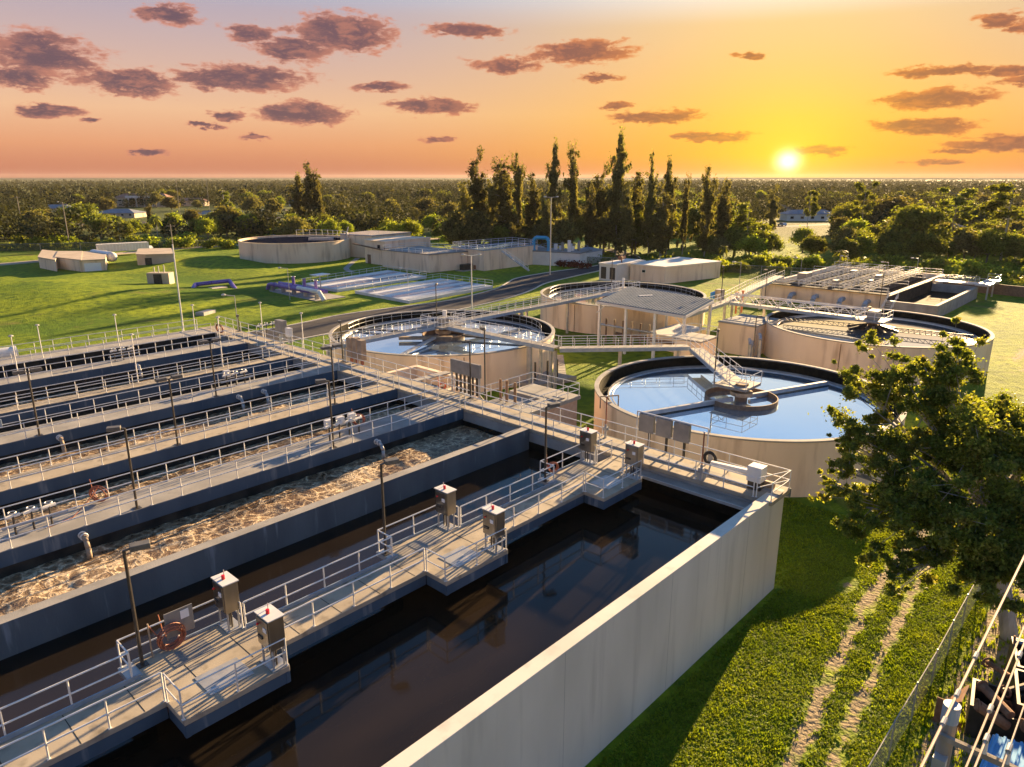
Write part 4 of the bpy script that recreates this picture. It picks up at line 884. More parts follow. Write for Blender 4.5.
# ---------------------------------------------------------------- far rectangular basins
mat('dark_grating',(.06,.058,.055),(.11,.105,.10),rough=.9,scale=2,spec=.05)
rt=thing('treatment_tank','far rectangular basins with many railed walkways and blue-grey outlet pipes, right of centre','water tank',(113,30,0))
Zt=2.9
MB().box(96.5,97.1,22.6,45,0,Zt).build('wall','peach_wall',rt); MB().box(97.1,134,44.4,45,0,Zt-.004).build('wall','peach_wall',rt); MB().box(133.4,134,22.6,44.39,0,Zt-.003).build('wall','peach_wall',rt)
for x in (97.11,): MB().box(x,133.39,22.6,23.2,0,Zt-.002).build('wall','peach_wall',rt)
MB().box(97.2,133.3,23.3,44.3,0,Zt-1.0).build('water','tank_dark_water',rt)
for v in (27,30.6,34.2,37.8,41.4):
    MB().box(97.12,133.38,v-.35,v+.35,0.5,Zt-.01).build('walkway_deck','dark_grating',rt)
    rail(rt,[(97.3,v-.35,Zt),(133,v-.35,Zt)],sp=2.6,r=.042); rail(rt,[(97.3,v+.35,Zt),(133,v+.35,Zt)],sp=2.6,r=.042)
for x in (97.4,109,121,133): rail(rt,[(x,22.9,Zt),(x,44.6,Zt)],sp=3.0,r=.035)
rail(rt,[(96.7,22.9,Zt),(96.7,44.6,Zt)],sp=2.2,r=.035)
MB().box(95.9,97.6,22.6,45.2,Zt+.01,Zt+.12).build('walkway_deck','dark_grating',rt)
for y in (25.6,29.8,34.4,38.6):
    MB().path([(96.6,y,1.5),(95.2,y,1.5),(94.5,y,1.0),(94.3,y,.0)],.42,10).build('outlet_pipe','blue_grey_pipe',rt)
for (x,y,w,h) in ((103,39.5,1.6,1.8),(101,33,.8,1.2),(112,29,.9,1.4),(118,35.5,1,1.2),(106,28.5,.7,1.1)):
    MB().box(x-w,x+w,y-w*.5,y+w*.5,Zt+.02,Zt+h).build('equipment_box','grey_plate',rt,bevel=.03)
# open low basin in front right
lb=thing('treatment_tank','open empty basin with thick pale walls at the right end of the far basins','water tank',(108,18,0))
for bx in ((95.0,95.6,14.6,22.55),(95.61,124,14.6,15.2),(123.4,124,15.21,22.55)): MB().box(*bx,0,2.2).build('wall','pale_concrete',lb,bevel=.02)
MB().box(95.62,123.38,15.22,22.5,0,.7).build('floor','algae',lb)
MB().box(95.65,123.3,22.3,22.58,.7,2.85).build('stained_face','dark_wet',lb)
MB().box(122.5,133,12.6,15.0,2.5,2.75).build('walkway_deck','galvanised',lb); MB().box(123.5,126,13,22,2.5,2.74).build('walkway_deck','galvanised',lb)
rail(lb,[(122.6,12.7,2.75),(132.9,12.7,2.75),(132.9,14.9,2.75)],sp=2,r=.035); rail(lb,[(125.9,15,2.75),(125.9,22,2.75)],sp=2,r=.035); rail(lb,[(123.6,22,2.75),(123.6,13,2.75)],sp=2,r=.035)
for x in (123,128,132.5): MB().box(x,x+.25,12.8,13.05,0,2.5).build('support_post','galvanised',lb)
t=thing('stairs','steep railed stair climbing to the open basin','stairs',(94,21.5,0))
for i in range(8): MB().box(92.2+i*.42,92.6+i*.42,21.0,22.2,.28*i+.2,.28*i+.26).build('tread','galvanised',t)
rail(t,[(92.1,20.9,.2),(95.9,20.9,2.6)],sp=1.2,r=.04); rail(t,[(92.1,22.3,.2),(95.9,22.3,2.6)],sp=1.2,r=.04)
# ---------------------------------------------------------------- flat filter beds
def filterbed(P,label,rails_,nl):
    t=thing('filter_bed',label,'water tank',(P[0][0],P[0][1],0))
    MB().prism(P,0,.55).build('slab','pool_white',t)
    def lp(a,b,s): return (a[0]+(b[0]-a[0])*s,a[1]+(b[1]-a[1])*s)
    for k in range(nl):
        s0=(k+.14)/nl;s1=(k+.86)/nl
        a0,a1=lp(P[0],P[1],s0),lp(P[0],P[1],s1);b0,b1=lp(P[3],P[2],s0),lp(P[3],P[2],s1)
        A=[lp(a0,b0,.03),lp(a1,b1,.03),lp(a1,b1,.97),lp(a0,b0,.97)]
        MB().prism(A,.552,.58).build('cover_panel','pool_water' if k%2 else 'white_metal',t)
    for i,j in rails_: rail(t,[(*P[i],.56),(*P[j],.56)],sp=2.4,r=.035)
filterbed([(47.0,106.2),(46.6,89.0),(70.5,91),(70.8,107.5)],'low white filter bed with long panels nearest the road',[(0,3),(3,2)],8)
filterbed([(45.2,122.5),(45.6,110.2),(71.2,112.8),(72,128)],'low blue-white filter bed behind the first one',[(0,3),(1,2),(3,2)],5)
# ---------------------------------------------------------------- purple pipework
pp=thing('pipe_manifold','purple pipe manifold with valves and a white discharge pipe on the grass','pipes',(37.5,115,0))
MB().box(36.5,43,103.5,122.5,0,.12).build('base_slab','pale_concrete',pp)
for x,z in ((37.6,1.35),(39.4,1.35),(41,1.0)): MB().tube((x,107,z),(x,121.5,z),.38,n=12).build('pipe','purple_pipe',pp)
MB().path([(37.6,121.5,1.35),(37.6,122.6,1.1),(37.6,123.2,0)],.38,12).build('pipe','purple_pipe',pp)
MB().path([(37.6,111.5,1.6),(37.6,104.2,1.6),(37.6,102.6,.1)],.42,12).build('discharge_pipe','white_metal',pp)
for y in (108,112,116): MB().tube((39.4,y,1.35),(39.4,y,3.1),.3,n=10).build('valve_body','purple_pipe',pp); MB().torus((39.4,y,3.2),.4,.05).build('handwheel','galvanised',pp)
for y in (105,109,113,117,121): MB().box(37.2,38,y-.15,y+.15,0,1.0).build('saddle','pale_concrete',pp)
for y in (110,114,118,120): MB().torus((37.6,y,1.35),.47,.06,rot=Matrix.Rotation(PI/2,3,'X')).build('flange','purple_pipe',pp)
MB().cyl((43,112),.1,0,3.6,8).build('shade_post','galvanised',pp); MB().obox((43,112),3.4,2.2,3.6,3.7,.2).build('shade','white_sign',pp)
t=thing('buried_pipe','purple pipe hoop rising from the grass at left','pipes',(26,120,0)); MB().path([G(190,294)+(0,),G(196,290)+(1.1,),G(212,289)+(1.3,),G(230,287)+(1.3,),G(236,290)+(0,)],.42,10).build('pipe','purple_pipe',t); MB().box(*[f(G(195,292)[0],G(228,290)[0]) for f in (min,max)],*[f(G(195,292)[1],G(228,290)[1])-.0 for f in (min,max)],0,.6).build('plinth','peach_wall',t)
t=thing('access_hatch','dark low hatch set in the grass behind the far corner','hatch',G(206,314)+(0,)); x,y=G(206,314); MB().obox((x,y),3.2,1.6,0,.5,.5).build('frame','galvanised',t); MB().obox((x,y),2.8,1.3,.501,.55,.5).build('lid','grey_plate',t)
# ---------------------------------------------------------------- wide round tank far left
c5=(74.6,173.6); 
t=thing('storage_reservoir','wide cream round reservoir with a dark roof, left of the beige building cluster','round tank',(*c5,0))
MB().ring(c5,14.9,15.2,0,5.2,120).build('wall','peach_wall',t); MB().disc(c5,14.95,4.75).build('roof','solar_blue',t); MB().ring(c5,14.85,15.3,5.2,5.32,120).build('rim','peach_wall',t)
pts=[(c5[0]+14.8*math.cos(a),c5[1]+14.8*math.sin(a),5.32) for a in np.linspace(-.75,1.0,14)]; rail(t,pts,sp=2.4,r=.06,h=1.5)
MB().obox((c5[0]+6,c5[1]-4),7,1.4,4.78,5.5,-.8).build('roof_hatch','galvanised',t)
MB().tube((c5[0]+11,c5[1]-8.5,4.7),(c5[0]+12,c5[1]-9,8.5),.15,n=8).build('mast','galvanised',t)
# ---------------------------------------------------------------- buildings
def simple_building(name,P,h,label,cat='building',wall='peach_wall',roof='white_roof',over=.25,slope=0,openings=(),extra=None):
    cx=sum(p[0] for p in P)/len(P); cy=sum(p[1] for p in P)/len(P)
    t=thing(name,label,cat,(cx,cy,0)); MB().prism(P,0,h).build('wall',wall,t)
    Q=[(cx+(x-cx)*(1+over/max(1,math.hypot(x-cx,y-cy))),cy+(y-cy)*(1+over/max(1,math.hypot(x-cx,y-cy)))) for x,y in P]
    if slope:
        n=len(Q); zs=[h+.003,h+.003,h+slope,h+slope]; MB().add([(x,y,z) for (x,y),z in zip(Q,zs)]+[(x,y,z+.2) for (x,y),z in zip(Q,zs)],[(3,2,1,0),(4,5,6,7),(0,1,5,4),(1,2,6,5),(2,3,7,6),(3,0,4,7)]).build('roof',roof,t)
    else: MB().prism(Q,h+.003,h+.25).build('roof',roof,t)
    for (i,s,w,z0,z1,kind,m) in openings:     # on edge i, fraction s, width w
        a=Vector((*P[i],0));b=Vector((*P[(i+1)%len(P)],0)); d=(b-a).normalized(); nn=Vector((d.y,-d.x,0)); 
        if (Vector((cx,cy,0))-a).dot(nn)>0: nn=-nn
        p=a+(b-a)*s+nn*.03; fr=MB().bar(p-d*w/2+Vector((0,0,(z0+z1)/2)),p+d*w/2+Vector((0,0,(z0+z1)/2)),.06,z1-z0).build(kind,m,t)
        if kind=='window': 
            p2=p+nn*.04; MB().bar(p2-d*w*.42+Vector((0,0,(z0+z1)/2)),p2+d*w*.42+Vector((0,0,(z0+z1)/2)),.04,(z1-z0)*.84).build('pane','dark_glass',fr)
    return t
simple_building('pump_building',[(100.3,68.3),(100.3,77.3),(119.6,76.5),(118.0,64.6)][::-1],3.5,'long beige building with a flat cream roof, right of the white container',openings=[(0,.55,1.2,0,2.2,'door','rust_trim'),(2,.4,.9,2,2.6,'window','house_white'),(0,.2,2.5,2.5,2.7,'awning','galvanised')],roof='white_roof')
t=simple_building('container_shed',[(96,77.8),(96,82.6),(107,82.6),(107,77.8)],3.6,'white shed with louvred panels left of the long beige building','shed',wall='house_white',roof='white_roof',openings=[(0,.25,1.4,.4,3.0,'louvre','bronze_paint'),(0,.75,1.4,.4,3.0,'louvre','bronze_paint')])
t=thing('exhaust_stack','rusty horizontal silencer on a stand above the white shed','exhaust',(100,79.5,3.85)); MB().tube((98,78.6,5.0),(101,79.6,5.0),.5,n=12).build('silencer','rust',t); MB().tube((99.5,79.1,3.86),(99.5,79.1,4.6),.15,n=8).build('stand','rust',t)
# pump house with blue pipe
simple_building('pump_house',[(111.6,100.2),(107.3,115.3),(116,118),(120.3,103)],3.4,'cream pump house with a pale roof and a big blue pipe arch beside it',wall='house_white',roof='grey_plate')
t=simple_building('garage',[(114.8,101.5),(119,108),(129,111),(126,103.6)],3.1,'pale blue-grey gabled garage beside the pump house','building',wall='house_white',roof='toe_blue',openings=[(0,.3,1,0,2.1,'door','dark_glass')])
t=thing('pipe_arch','bright blue pipe arch standing on the pump house','pipes',(110.5,111,3.4)); MB().path([(108.6,113.2,3.6),(108.6,113.2,6.3),(108.9,112.6,7.0),(109.8,109.8,7.0),(110,109.2,6.3),(110,109.2,3.6)],.48,12).build('pipe','blue_pipe',t); MB().torus((108.6,113.2,3.8),.6,.1).build('flange','blue_pipe',t); MB().torus((110,109.2,3.8),.6,.1).build('flange','blue_pipe',t)
t=thing('blower_set','row of white blowers and grey stacks on the pump house roof','machinery',(114,107,3.65))
for k,(dx,dy,h,r) in enumerate(((1,-1,2.2,.35),(2.6,-3,1.2,.6),(1.8,2,1.5,.5),(3.6,-4.4,2.6,.3),(4.4,-1,1.6,.45),(3,1,1,.7),(5.2,-3,2.0,.3),(0,-4,2.9,.45))): MB().cyl((112+dx,108+dy),r,3.66,3.66+h,10).build('stack' if r<.5 else 'blower','grey_plate' if k%3==0 else 'white_metal',t)
rail(t,[(110.5,114,3.66),(118.5,116.5,3.66),(120,104,3.66)],sp=2.4,r=.05,mt='toe_blue')
simple_building('pump_house',[(110,121),(118,132),(126,126),(118,116)],2.8,'low grey building with a pale flat roof behind the pump house',wall='grey_plate',roof='white_metal')
# beige cluster left of centre
B=lambda name,P,h,l,**k: simple_building(name,P,h,l,**k)
B('filter_building',[(78,138),(78.2,119.8),(90,119),(90.5,138)],4.2,'blocky beige building with stepped walls facing the filter beds',roof='grey_plate')
for bx in ((86,99,112.5,119.2,4.2),): pass
B('filter_building',[(89.5,112.6),(91,125.5),(112,124),(110,113)],4.9,'long pale building with roof railings behind the stepped beige one',roof='pool_water')
t=thing('roof_railing','railings around the roof of the long pale building','railing',(100,118,4.9),None)
rail(t,[(89.7,112.8,5.15),(91,125.3,5.15),(112,124,5.15),(110,113.2,5.15),(89.7,112.8,5.15)],sp=2.6,r=.05)
t=thing('roof_railing','railings around the roof of the stepped beige building','railing',(84,128,4.4),None); rail(t,[(78.4,120,4.46),(78.2,137.6,4.46),(90,137.6,4.46),(89.7,119.4,4.46),(78.4,120,4.46)],sp=2.6,r=.05)
t=thing('outside_stair','long grey stair descending from the pale building to the grass','stairs',(95,113,0)); MB().bar((94,110.8,4.6),(97,104.5,.1),1.1,.25).build('flight','galvanised',t); rail(t,[(93.5,110.6,4.7),(96.5,104.3,.2)],sp=1.3,r=.05)
B('filter_building',[(88.4,156),(86,168),(100,172),(104,158)],6.2,'pinkish flat roofed building next to the wide round reservoir',roof='pool_water')
B('filter_building',[(80,139.2),(80,148),(94,151),(97,141)],6.0,'tallest beige building of the cluster, with dark openings on its front',openings=[(0,.3,1.2,4,5.2,'window','rust_trim'),(0,.8,1.4,0,2.4,'door','rust_trim')],roof='peach_wall')
t=thing('pipe_rack','dark pipes along the front of the beige cluster','pipes',(84,142,0)); MB().path([(79,152,5),(79,140,4.2)],.2).build('pipe','rust_trim',t); MB().path([(79.4,139,0),(79.4,139,5)],.25).build('pipe','rust_trim',t)
t=thing('generator','dark generator and barrels on the slab between the pale building and its stair','machinery',(88,117,0)); MB().box(86.3,89.3,116.4,117.9,0,1.5).build('body','black_paint',t,bevel=.05); MB().cyl((90.1,116.2),.5,0,1.1,12).build('barrel','rust',t); MB().box(85,91,115.3,118.2,0,.02+.1).build('base_slab','pale_concrete',t)
# small buildings far left
B('block_shed',[G(40,268),G(57,271.5),G(62,262),G(44,260)],2.6,'low pinkish block wall shed at the left end of the group',wall='peach_wall',roof='house_tan')
B('block_shed',[G(57,268.5),G(83,272),G(84,262),G(60,262)],2.7,'pinkish block shed in the middle of the left group',wall='peach_wall',roof='house_tan')
B('block_shed',[G(81,272),G(107,270.5),G(108,261),G(84,262)],2.6,'beige block shed with a white door and a folded dark chair',wall='peach_wall',roof='house_tan',openings=[(0,.48,3.6,0,2.0,'door','white_sign')])
t=thing('lpg_tank','white horizontal gas tank behind the block sheds','tank',G(102,266)+(0,)); a=G(95,261.5);b=G(113,264.5); MB().tube((*a,2.0),(*b,2.0),1.3,n=20).build('body','white_metal',t); MB().sphere((b[0],b[1],2.0),1.3,16,10).build('end_cap','house_white',t,smooth=True); MB().box(a[0]-.3,a[0]+.3,a[1]-.8,a[1]+.8,0,1).build('saddle','pale_concrete',t)
B('block_shed',[G(138,266.5),G(147,267),G(176,266),G(172,260),G(140,260.5)],3.0,'tan block building with a dark doorway behind the small kiosk',wall='house_tan',roof='house_tan',openings=[(1,.08,1.6,0,2.3,'doorway','black_paint')])
t=thing('screen_kiosk','small cream kiosk with a dark double door and pipes on its roof','kiosk',(25,146,0)); a=G(148,286);b=G(170,286);d=(Vector(b)-Vector(a)); u=d.normalized(); w=Vector((-u.y,u.x))*-1
def quad2(a,u,L,w,Wd): a=Vector(a); return [tuple(a),tuple(a+u*L),tuple(a+u*L-w*Wd),tuple(a-w*Wd)]
MB().prism(quad2(a,u,d.length,w,2.4),0,2.7).build('wall','house_tan',t); aa=Vector(a)+u*d.length*.30+w*.05
MB().prism(quad2(aa,u,d.length*.38,w,.04),0,2.5).build('door','black_paint',t)
for s in (.25,.45,.7): p_=Vector(a)+u*d.length*s-w*1.2; MB().path([(p_.x,p_.y,2.7),(p_.x,p_.y,3.6+s)],.12).build('vent_pipe','galvanised',t)
t=thing('dump_trailer','long white ribbed trailer parked behind the block sheds','trailer',G(125,257)+(0,)); a=Vector(G(99,256.5));b=Vector(G(150,253.5));u=(b-a).normalized();L=(b-a).length;w=Vector((u.y,-u.x))
MB().prism(quad2(a,u,L,w,2.5),1.2,3.4).build('body','house_white',t)
rr=MB()
for k in range(16): p_=a+u*L*(k+.5)/16+w*.06; rr.prism(quad2(p_,u,.25,w,.12),1.3,3.45)
rr.build('rib','white_metal',t)
for s in (.1,.16,.8,.88):
    p_=a+u*L*s+w*.05; MB().tube((p_.x,p_.y,.5),(p_.x-w.x*.4,p_.y-w.y*.4,.5),.5,n=12).build('wheel','black_rubber',t)
# ---------------------------------------------------------------- vegetation
def leafcards(cent,size,r,up=.35,asp=1.0,nside=3):
    """random small triangles/quads at the given centres"""
    n=len(cent); d=r.normal(0,1,(n,3)); d[:,2]+=up; d/=np.linalg.norm(d,axis=1)[:,None]
    a=r.normal(0,1,(n,3)); u=np.cross(d,a); u/=np.linalg.norm(u,axis=1)[:,None]+1e-9; w=np.cross(d,u)
    s=(size*r.uniform(.6,1.3,n))[:,None]
    if nside==3: V=np.stack([cent-u*s*.6-w*s*.35*asp,cent+u*s*.6-w*s*.3*asp,cent+w*s*.75*asp],1)
    else: V=np.stack([cent-u*s*.5,cent-w*s*.42*asp,cent+u*s*.5,cent+w*s*.42*asp],1)
    return V.reshape(-1,3)
def clumps(r,cen,rad,n,flat=.8,shell=.55):
    d=r.normal(0,1,(n,3)); d/=np.linalg.norm(d,axis=1)[:,None]; q=(shell+(1-shell)*r.random(n))[:,None]*np.abs(1+r.normal(0,.33,n))[:,None]
    return cen+d*q*rad*np.array([1,1,flat])
def trunk_mb(H,r0,r,bend=.05,top=.2,limbs=(),n=7,seg=5):
    b=MB(); pts=[Vector((0,0,-.1))]
    for i in range(1,seg+1): pts.append(Vector((r.normal(0,bend*H)*i/seg,r.normal(0,bend*H)*i/seg,H*i/seg)))
    for i in range(seg): b.tube(pts[i],pts[i+1],r0*(1-(1-top)*i/seg),r0*(1-(1-top)*(i+1)/seg),n=n,cap=False)
    return b,pts
TREE={}
def make_tree(key,H,W,seed,kind,leaf,nleaf,ls,trunkm='bark'):
    r=np.random.default_rng(seed); 
    if kind=='broad':
        b,pts=trunk_mb(H*.62,H*.028,r,.03,.35); cs=[]
        nl=r.integers(8,12)
        for k in range(nl):
            a=2*PI*k/nl+r.uniform(-.4,.4); z=H*r.uniform(.38,.84); q=W*.5*r.uniform(.25,.72)*(1.15-abs(z/H-.55)); e=Vector((q*math.cos(a),q*math.sin(a),z)); s=pts[min(5,max(2,int(z/H*5)))]
            b.tube(s*.999,e,H*.012,H*.004,n=5,cap=False); cs.append((np.array(e),W*r.uniform(.16,.27)))
        cs.append((np.array((0,0,H*.80)),W*.26)); cs.append((np.array((0,0,H*.62)),W*.30))
        P=np.concatenate([clumps(r,c,rr,int(nleaf*rr**2/sum(x[1]**2 for x in cs)),.72,.5) for c,rr in cs])
    elif kind=='tall':       # casuarina / pine: narrow, ragged
        b,pts=trunk_mb(H*.97,H*.013,r,.006,.12,seg=8); P=[]
        z=H*.10; tot=0
        while z<H*.70:
            t=z/H; wd=W*.5*(.95-t*.25)*r.uniform(.1,1.35); i=min(7,int(t*8)); base=pts[i]+(pts[i+1]-pts[i])*(t*8-i if i<7 else .9)
            for k in range(r.integers(1,4) if t<.72 else r.integers(1,3)):
                a=r.uniform(0,2*PI); q=wd*r.uniform(.2,1.0)*(1 if t<.72 else .6); e=base+Vector((q*math.cos(a),q*math.sin(a),r.uniform(.2,1.0)*H*.05))
                b.tube(base,e,H*.0035,H*.0015,n=4,cap=False); 
                for j in range(4 if t<.66 else 5):
                    rr=H*r.uniform(.008,.036)*(1 if t<.66 else .55); n=int(nleaf*rr*rr/(H*H)*(3.6 if t<.66 else 2.5)); bb=np.array(base); ee=np.array(e); P.append(clumps(r,bb+(ee-bb)*r.uniform(.3,1.35)+r.normal(0,.014*H,3),rr,n,1.7,.0))
            z+=H*(r.uniform(.012,.034) if r.random()<.9 else .07)
        for k in range(r.integers(3,6)):      # ragged leaders
            t0=.55; a=r.uniform(0,2*PI); lean=r.uniform(.02,.13)*H; topz=H*(1.0 if k==0 else r.uniform(.72,.95)); s0=np.array(pts[4]); prev=s0
            for q in range(1,13):
                f=q/12; c=np.array([s0[0]+lean*f**1.5*math.cos(a)+r.normal(0,.004*H),s0[1]+lean*f**1.5*math.sin(a)+r.normal(0,.004*H),s0[2]+(topz-s0[2])*f])
                b.tube(Vector(prev),Vector(c),.0045*H*(1-f*.7),.004*H*(1-f*.75),n=4,cap=False)
                for j in range(r.integers(1,5)):
                    m=int(nleaf/H*.020*r.uniform(.05,1.7)*(1.1-.2*f)); w=H*r.uniform(.006,.024)*(1.15-.1*f); cc=prev+(c-prev)*r.random()+r.normal(0,.026*H*(1.1-.25*f),3); b.tube(Vector(prev),Vector(cc),.0016*H,.001*H,n=3,cap=False); P.append(cc+r.normal(0,1,(m,3))*np.array([w,w,w*1.5])*.8)
                prev=c
        P=np.concatenate(P)
    elif kind=='pine':       # bare stem, flat tufts at the top
        b,pts=trunk_mb(H*.95,H*.012,r,.01,.3,seg=6); P=[]
        for k in range(14):
            t=r.uniform(.55,1); a=r.uniform(0,2*PI); q=W*.5*r.uniform(.25,1)*(1.3-t*.5); s=Vector((0,0,H*t*.93)); e=Vector((q*math.cos(a),q*math.sin(a),H*t))
            b.tube(s,e,H*.005,H*.002,n=4,cap=False); P.append(clumps(r,np.array(e),W*.15,nleaf//14,.6,.2))
        P=np.concatenate(P)
    elif kind=='palm':
        b,pts=trunk_mb(H*.85,H*.018,r,.01,.85); P=[]; top=np.array(pts[-1]); 
        V=[]
        for k in range(26):
            a=r.uniform(0,2*PI); el=r.uniform(-.7,1.2); L=W*.5*r.uniform(.7,1.1); p0=top.copy()
            prev=None
            for s in range(5):
                t=s/4; el2=el-1.5*t*t; p=top+np.array([math.cos(a)*L*t*math.cos(el*.5),math.sin(a)*L*t*math.cos(el*.5),L*(math.sin(el)*t-.75*t*t)]); wd=L*.17*(1-abs(t-.55)*1.3); sd=np.array([-math.sin(a),math.cos(a),0])*wd
                if prev is not None: V+= [prev[0],prev[1],p+sd,prev[0]*0+prev[0],p+sd,p-sd]
                prev=(p-sd,p+sd)
        V=np.array(V); TREE[key]=(b.mesh('trunk',trunkm),trimesh('crown',V,leaf),H); return TREE[key]
    elif kind=='shrub':
        b,pts=trunk_mb(H*.4,H*.03,r,.02,.5,seg=2,n=5); cs=[(np.array([r.uniform(-.3,.3)*W,r.uniform(-.3,.3)*W,H*r.uniform(.3,.68)]),W*r.uniform(.18,.3)) for _ in range(8)]
        P=np.concatenate([clumps(r,c,rr,nleaf//8,.8,.4) for c,rr in cs]); P[:,2]=np.abs(P[:,2])
    V=leafcards(P,ls,r,asp=1.0)
    TREE[key]=(b.mesh('trunk',trunkm),trimesh('crown',V,leaf),H); return TREE[key]
BELT=[]
def place(key,x,y,h,label,group,name=None,cat='tree',rot=None,wide=1):
    tm,cm,H=TREE[key]; s=h/H
    o=bpy.data.objects.new(name or 'tree',None); C.objects.link(o); o.location=(x,y,0); o.rotation_euler=(0,0,random.uniform(0,6.3) if rot is None else rot); o.scale=(s*wide,s*wide,s); tag(o,label,cat,group)
    for n_,m_ in (('trunk',tm),('crown',cm)): c=bpy.data.objects.new(n_,m_); C.objects.link(c); c.parent=o
    if group: BELT.append((group,o,x,y,key,h,wide))
    return o
for k in range(4): make_tree(f'broad{k}',12,11,10+k,'broad','leaf' ,5200,.55)
for k in range(2): make_tree(f'bright{k}',11,10,20+k,'broad','leaf_bright',4800,.5)
for k in range(2): make_tree(f'dark{k}',13,11,24+k,'broad','leaf_dark',5200,.6)
for k in range(5): make_tree(f'tall{k}',26,8.5,30+k,'tall','leaf_dark',60000,.42,'pale_bark')
for k in range(2): make_tree(f'pine{k}',18,9,40+k,'pine','leaf',3600,.45,'pale_bark')
for k in range(2): make_tree(f'palm{k}',9,5,50+k,'palm','leaf',0,0,'pale_bark')
for k in range(3): make_tree(f'shrub{k}',3,4,60+k,'shrub','leaf_bright' if k<2 else 'leaf',2600,.34)
R=random.Random(5)
# the row of tall ragged trees in the middle
tall=[(478,150,252),(494,172,250),(505,160,254),(518,153,250),(533,176,252),(552,141,253),(572,145,251),(588,182,254),(600,166,252),(615,131,255),(632,172,253),(648,156,256),(666,158,255),(682,176,256),(704,167,257),(720,182,258),(466,184,250),(545,184,256),(625,186,257),(660,186,259),(590,188,257)]
where=['over the beige cluster','beside the leaning one','with a forked bare top','between two taller ones','with the sparse crown']
ORD=['leftmost','second','third','fourth','fifth','sixth','seventh','eighth','ninth','tenth','eleventh','twelfth','thirteenth','fourteenth','fifteenth','sixteenth','seventeenth','eighteenth','nineteenth','twentieth','rightmost']
tall.sort()
for i,(px,top,by) in enumerate(tall):
    x,y=G(px,by); d=math.hypot(x-CAMP.x,y-CAMP.y); e=azel(px,top)[1]; h=CAMP.z+d*math.tan(e)
    place(f'tall{i%5}',x,y,max(h,10),f'tall dark ragged tree behind the blue pipe arch, {ORD[i]}'+('' if i in (0,20) else ' from the left')+' in the row','tall dark ragged trees',name='tall_tree',wide=R.choice([.5,.62,.8,1.05,1.25]))
for i in range(40):
    px=R.uniform(458,735); by=R.uniform(246,257)-(0 if px<690 else 4); x,y=G(px,by); place(R.choice(['dark0','dark1','broad0','tall2']),x,y,R.uniform(8,14),'dark bushy tree filling the lower part of the tall ragged row','dark lower trees of the middle row',name='bushy_tree',wide=R.uniform(.8,1.2))
# belt left: lit hedge trees in front of the commercial street
for i in range(74):
    px=R.uniform(-25,470); by=R.uniform(226,243) if px<330 else R.uniform(228,247); x,y=G(px,by); place(R.choice(['bright0','broad1','broad2','bright1','broad3','dark0']),x,y,R.uniform(5,9.5),'round green tree in the belt behind the far fence, left half','trees of the left belt',name='broadleaf_tree',wide=R.uniform(.9,1.4))
for i in range(52):
    px=R.uniform(0,470); by=R.uniform(243,249.5) if px<240 else R.uniform(236,248); x,y=G(px,by); place(f'shrub{R.randrange(2)}',x,y,R.uniform(2,4.2),'bright yellow-green shrub along the far fence','bright shrubs along the far fence',name='shrub',cat='shrub',wide=R.uniform(1,1.5))
for px,by,h,l in ((68,248,0,0),): pass
# belt right
for i in range(150):
    px=R.uniform(700,1045); by=R.uniform(226,262)+ (px-700)/340*7; x,y=G(px,by)
    if 725<px<838 and (by<250 or (by<258 and R.random()<.5)): continue
    place(R.choice(['broad0','broad1','broad3','dark1','bright0','broad2']),x,y,R.uniform(5,10) if by>240 else R.uniform(9,14),'dark green tree in the dense belt behind the far rectangular basins','trees of the right belt',name='broadleaf_tree',wide=R.uniform(1,1.35))
for i in range(46):
    px=R.uniform(700,1040); by=R.uniform(264,272)+(px-700)/340*9; x,y=G(px,by); place(f'shrub{R.randrange(3)}',x,y,R.uniform(2.5,4.5),'sunlit bush at the foot of the right tree belt','bushes at the foot of the right belt',name='shrub',cat='shrub',wide=R.uniform(1,1.5))
feat=[('broad1',912,258,204,'large pale green tree with a rounded crown rising above the far rectangular basins',1.15),('pine0',805,246,188,'slim tree standing alone in front of the white houses',.6),('pine1',858,250,184,'tree with a forked pale trunk right of the white houses',.75),('pine0',1000,262,180,'tall umbrella topped pine near the right edge',1.3),('pine1',948,255,190,'second umbrella topped pine left of the tallest one',1.2),
 ('dark1',890,238,195,'wide dark tree mass behind the large pale green tree',1.6),('dark0',868,236,198,'dark tree next to the forked pale trunk',1.4),('pine0',745,258,200,'loose tree with several leaning pale stems',1.0),('pine1',735,256,204,'leaning pale stemmed tree beside the loose one',.9),('tall1',770,236,186,'narrow tree near the sun glow',.9),
 ('palm0',722,268,243,'palm tree behind the long beige building',1.0),('palm1',838,275,248,'palm with drooping fronds behind the far basins',1.1),('palm0',60,236,212,'palm beside the pale street at far left',1),('palm1',120,240,214,'palm in front of the arched house',1),('palm0',158,238,213,'palm right of the arched house',1),
 ('tall0',313,232,165,'dark tall cluster breaking the left horizon',1.1),('tall3',320,232,171,'dark tall tree beside the cluster on the left horizon',1.0),('tall2',300,232,174,'lower dark tree of the cluster on the left horizon',1.1),('pine0',232,226,190,'slender pine left of the dark cluster',.8)]
for k,px,by,top,l,wd in feat:
    x,y=G(px,by); d=math.hypot(x-CAMP.x,y-CAMP.y); h=CAMP.z+d*math.tan(azel(px,top)[1]); place(k,x,y,h,l,None,name='palm_tree' if 'palm' in k else 'tree',wide=wd)
t=thing('red_shrub_bed','dark red shrubs planted along the cream pump house wall','shrub',(108,104,0)); r=np.random.default_rng(9); A_=np.array([109,104.5]);B_=np.array([110,97])
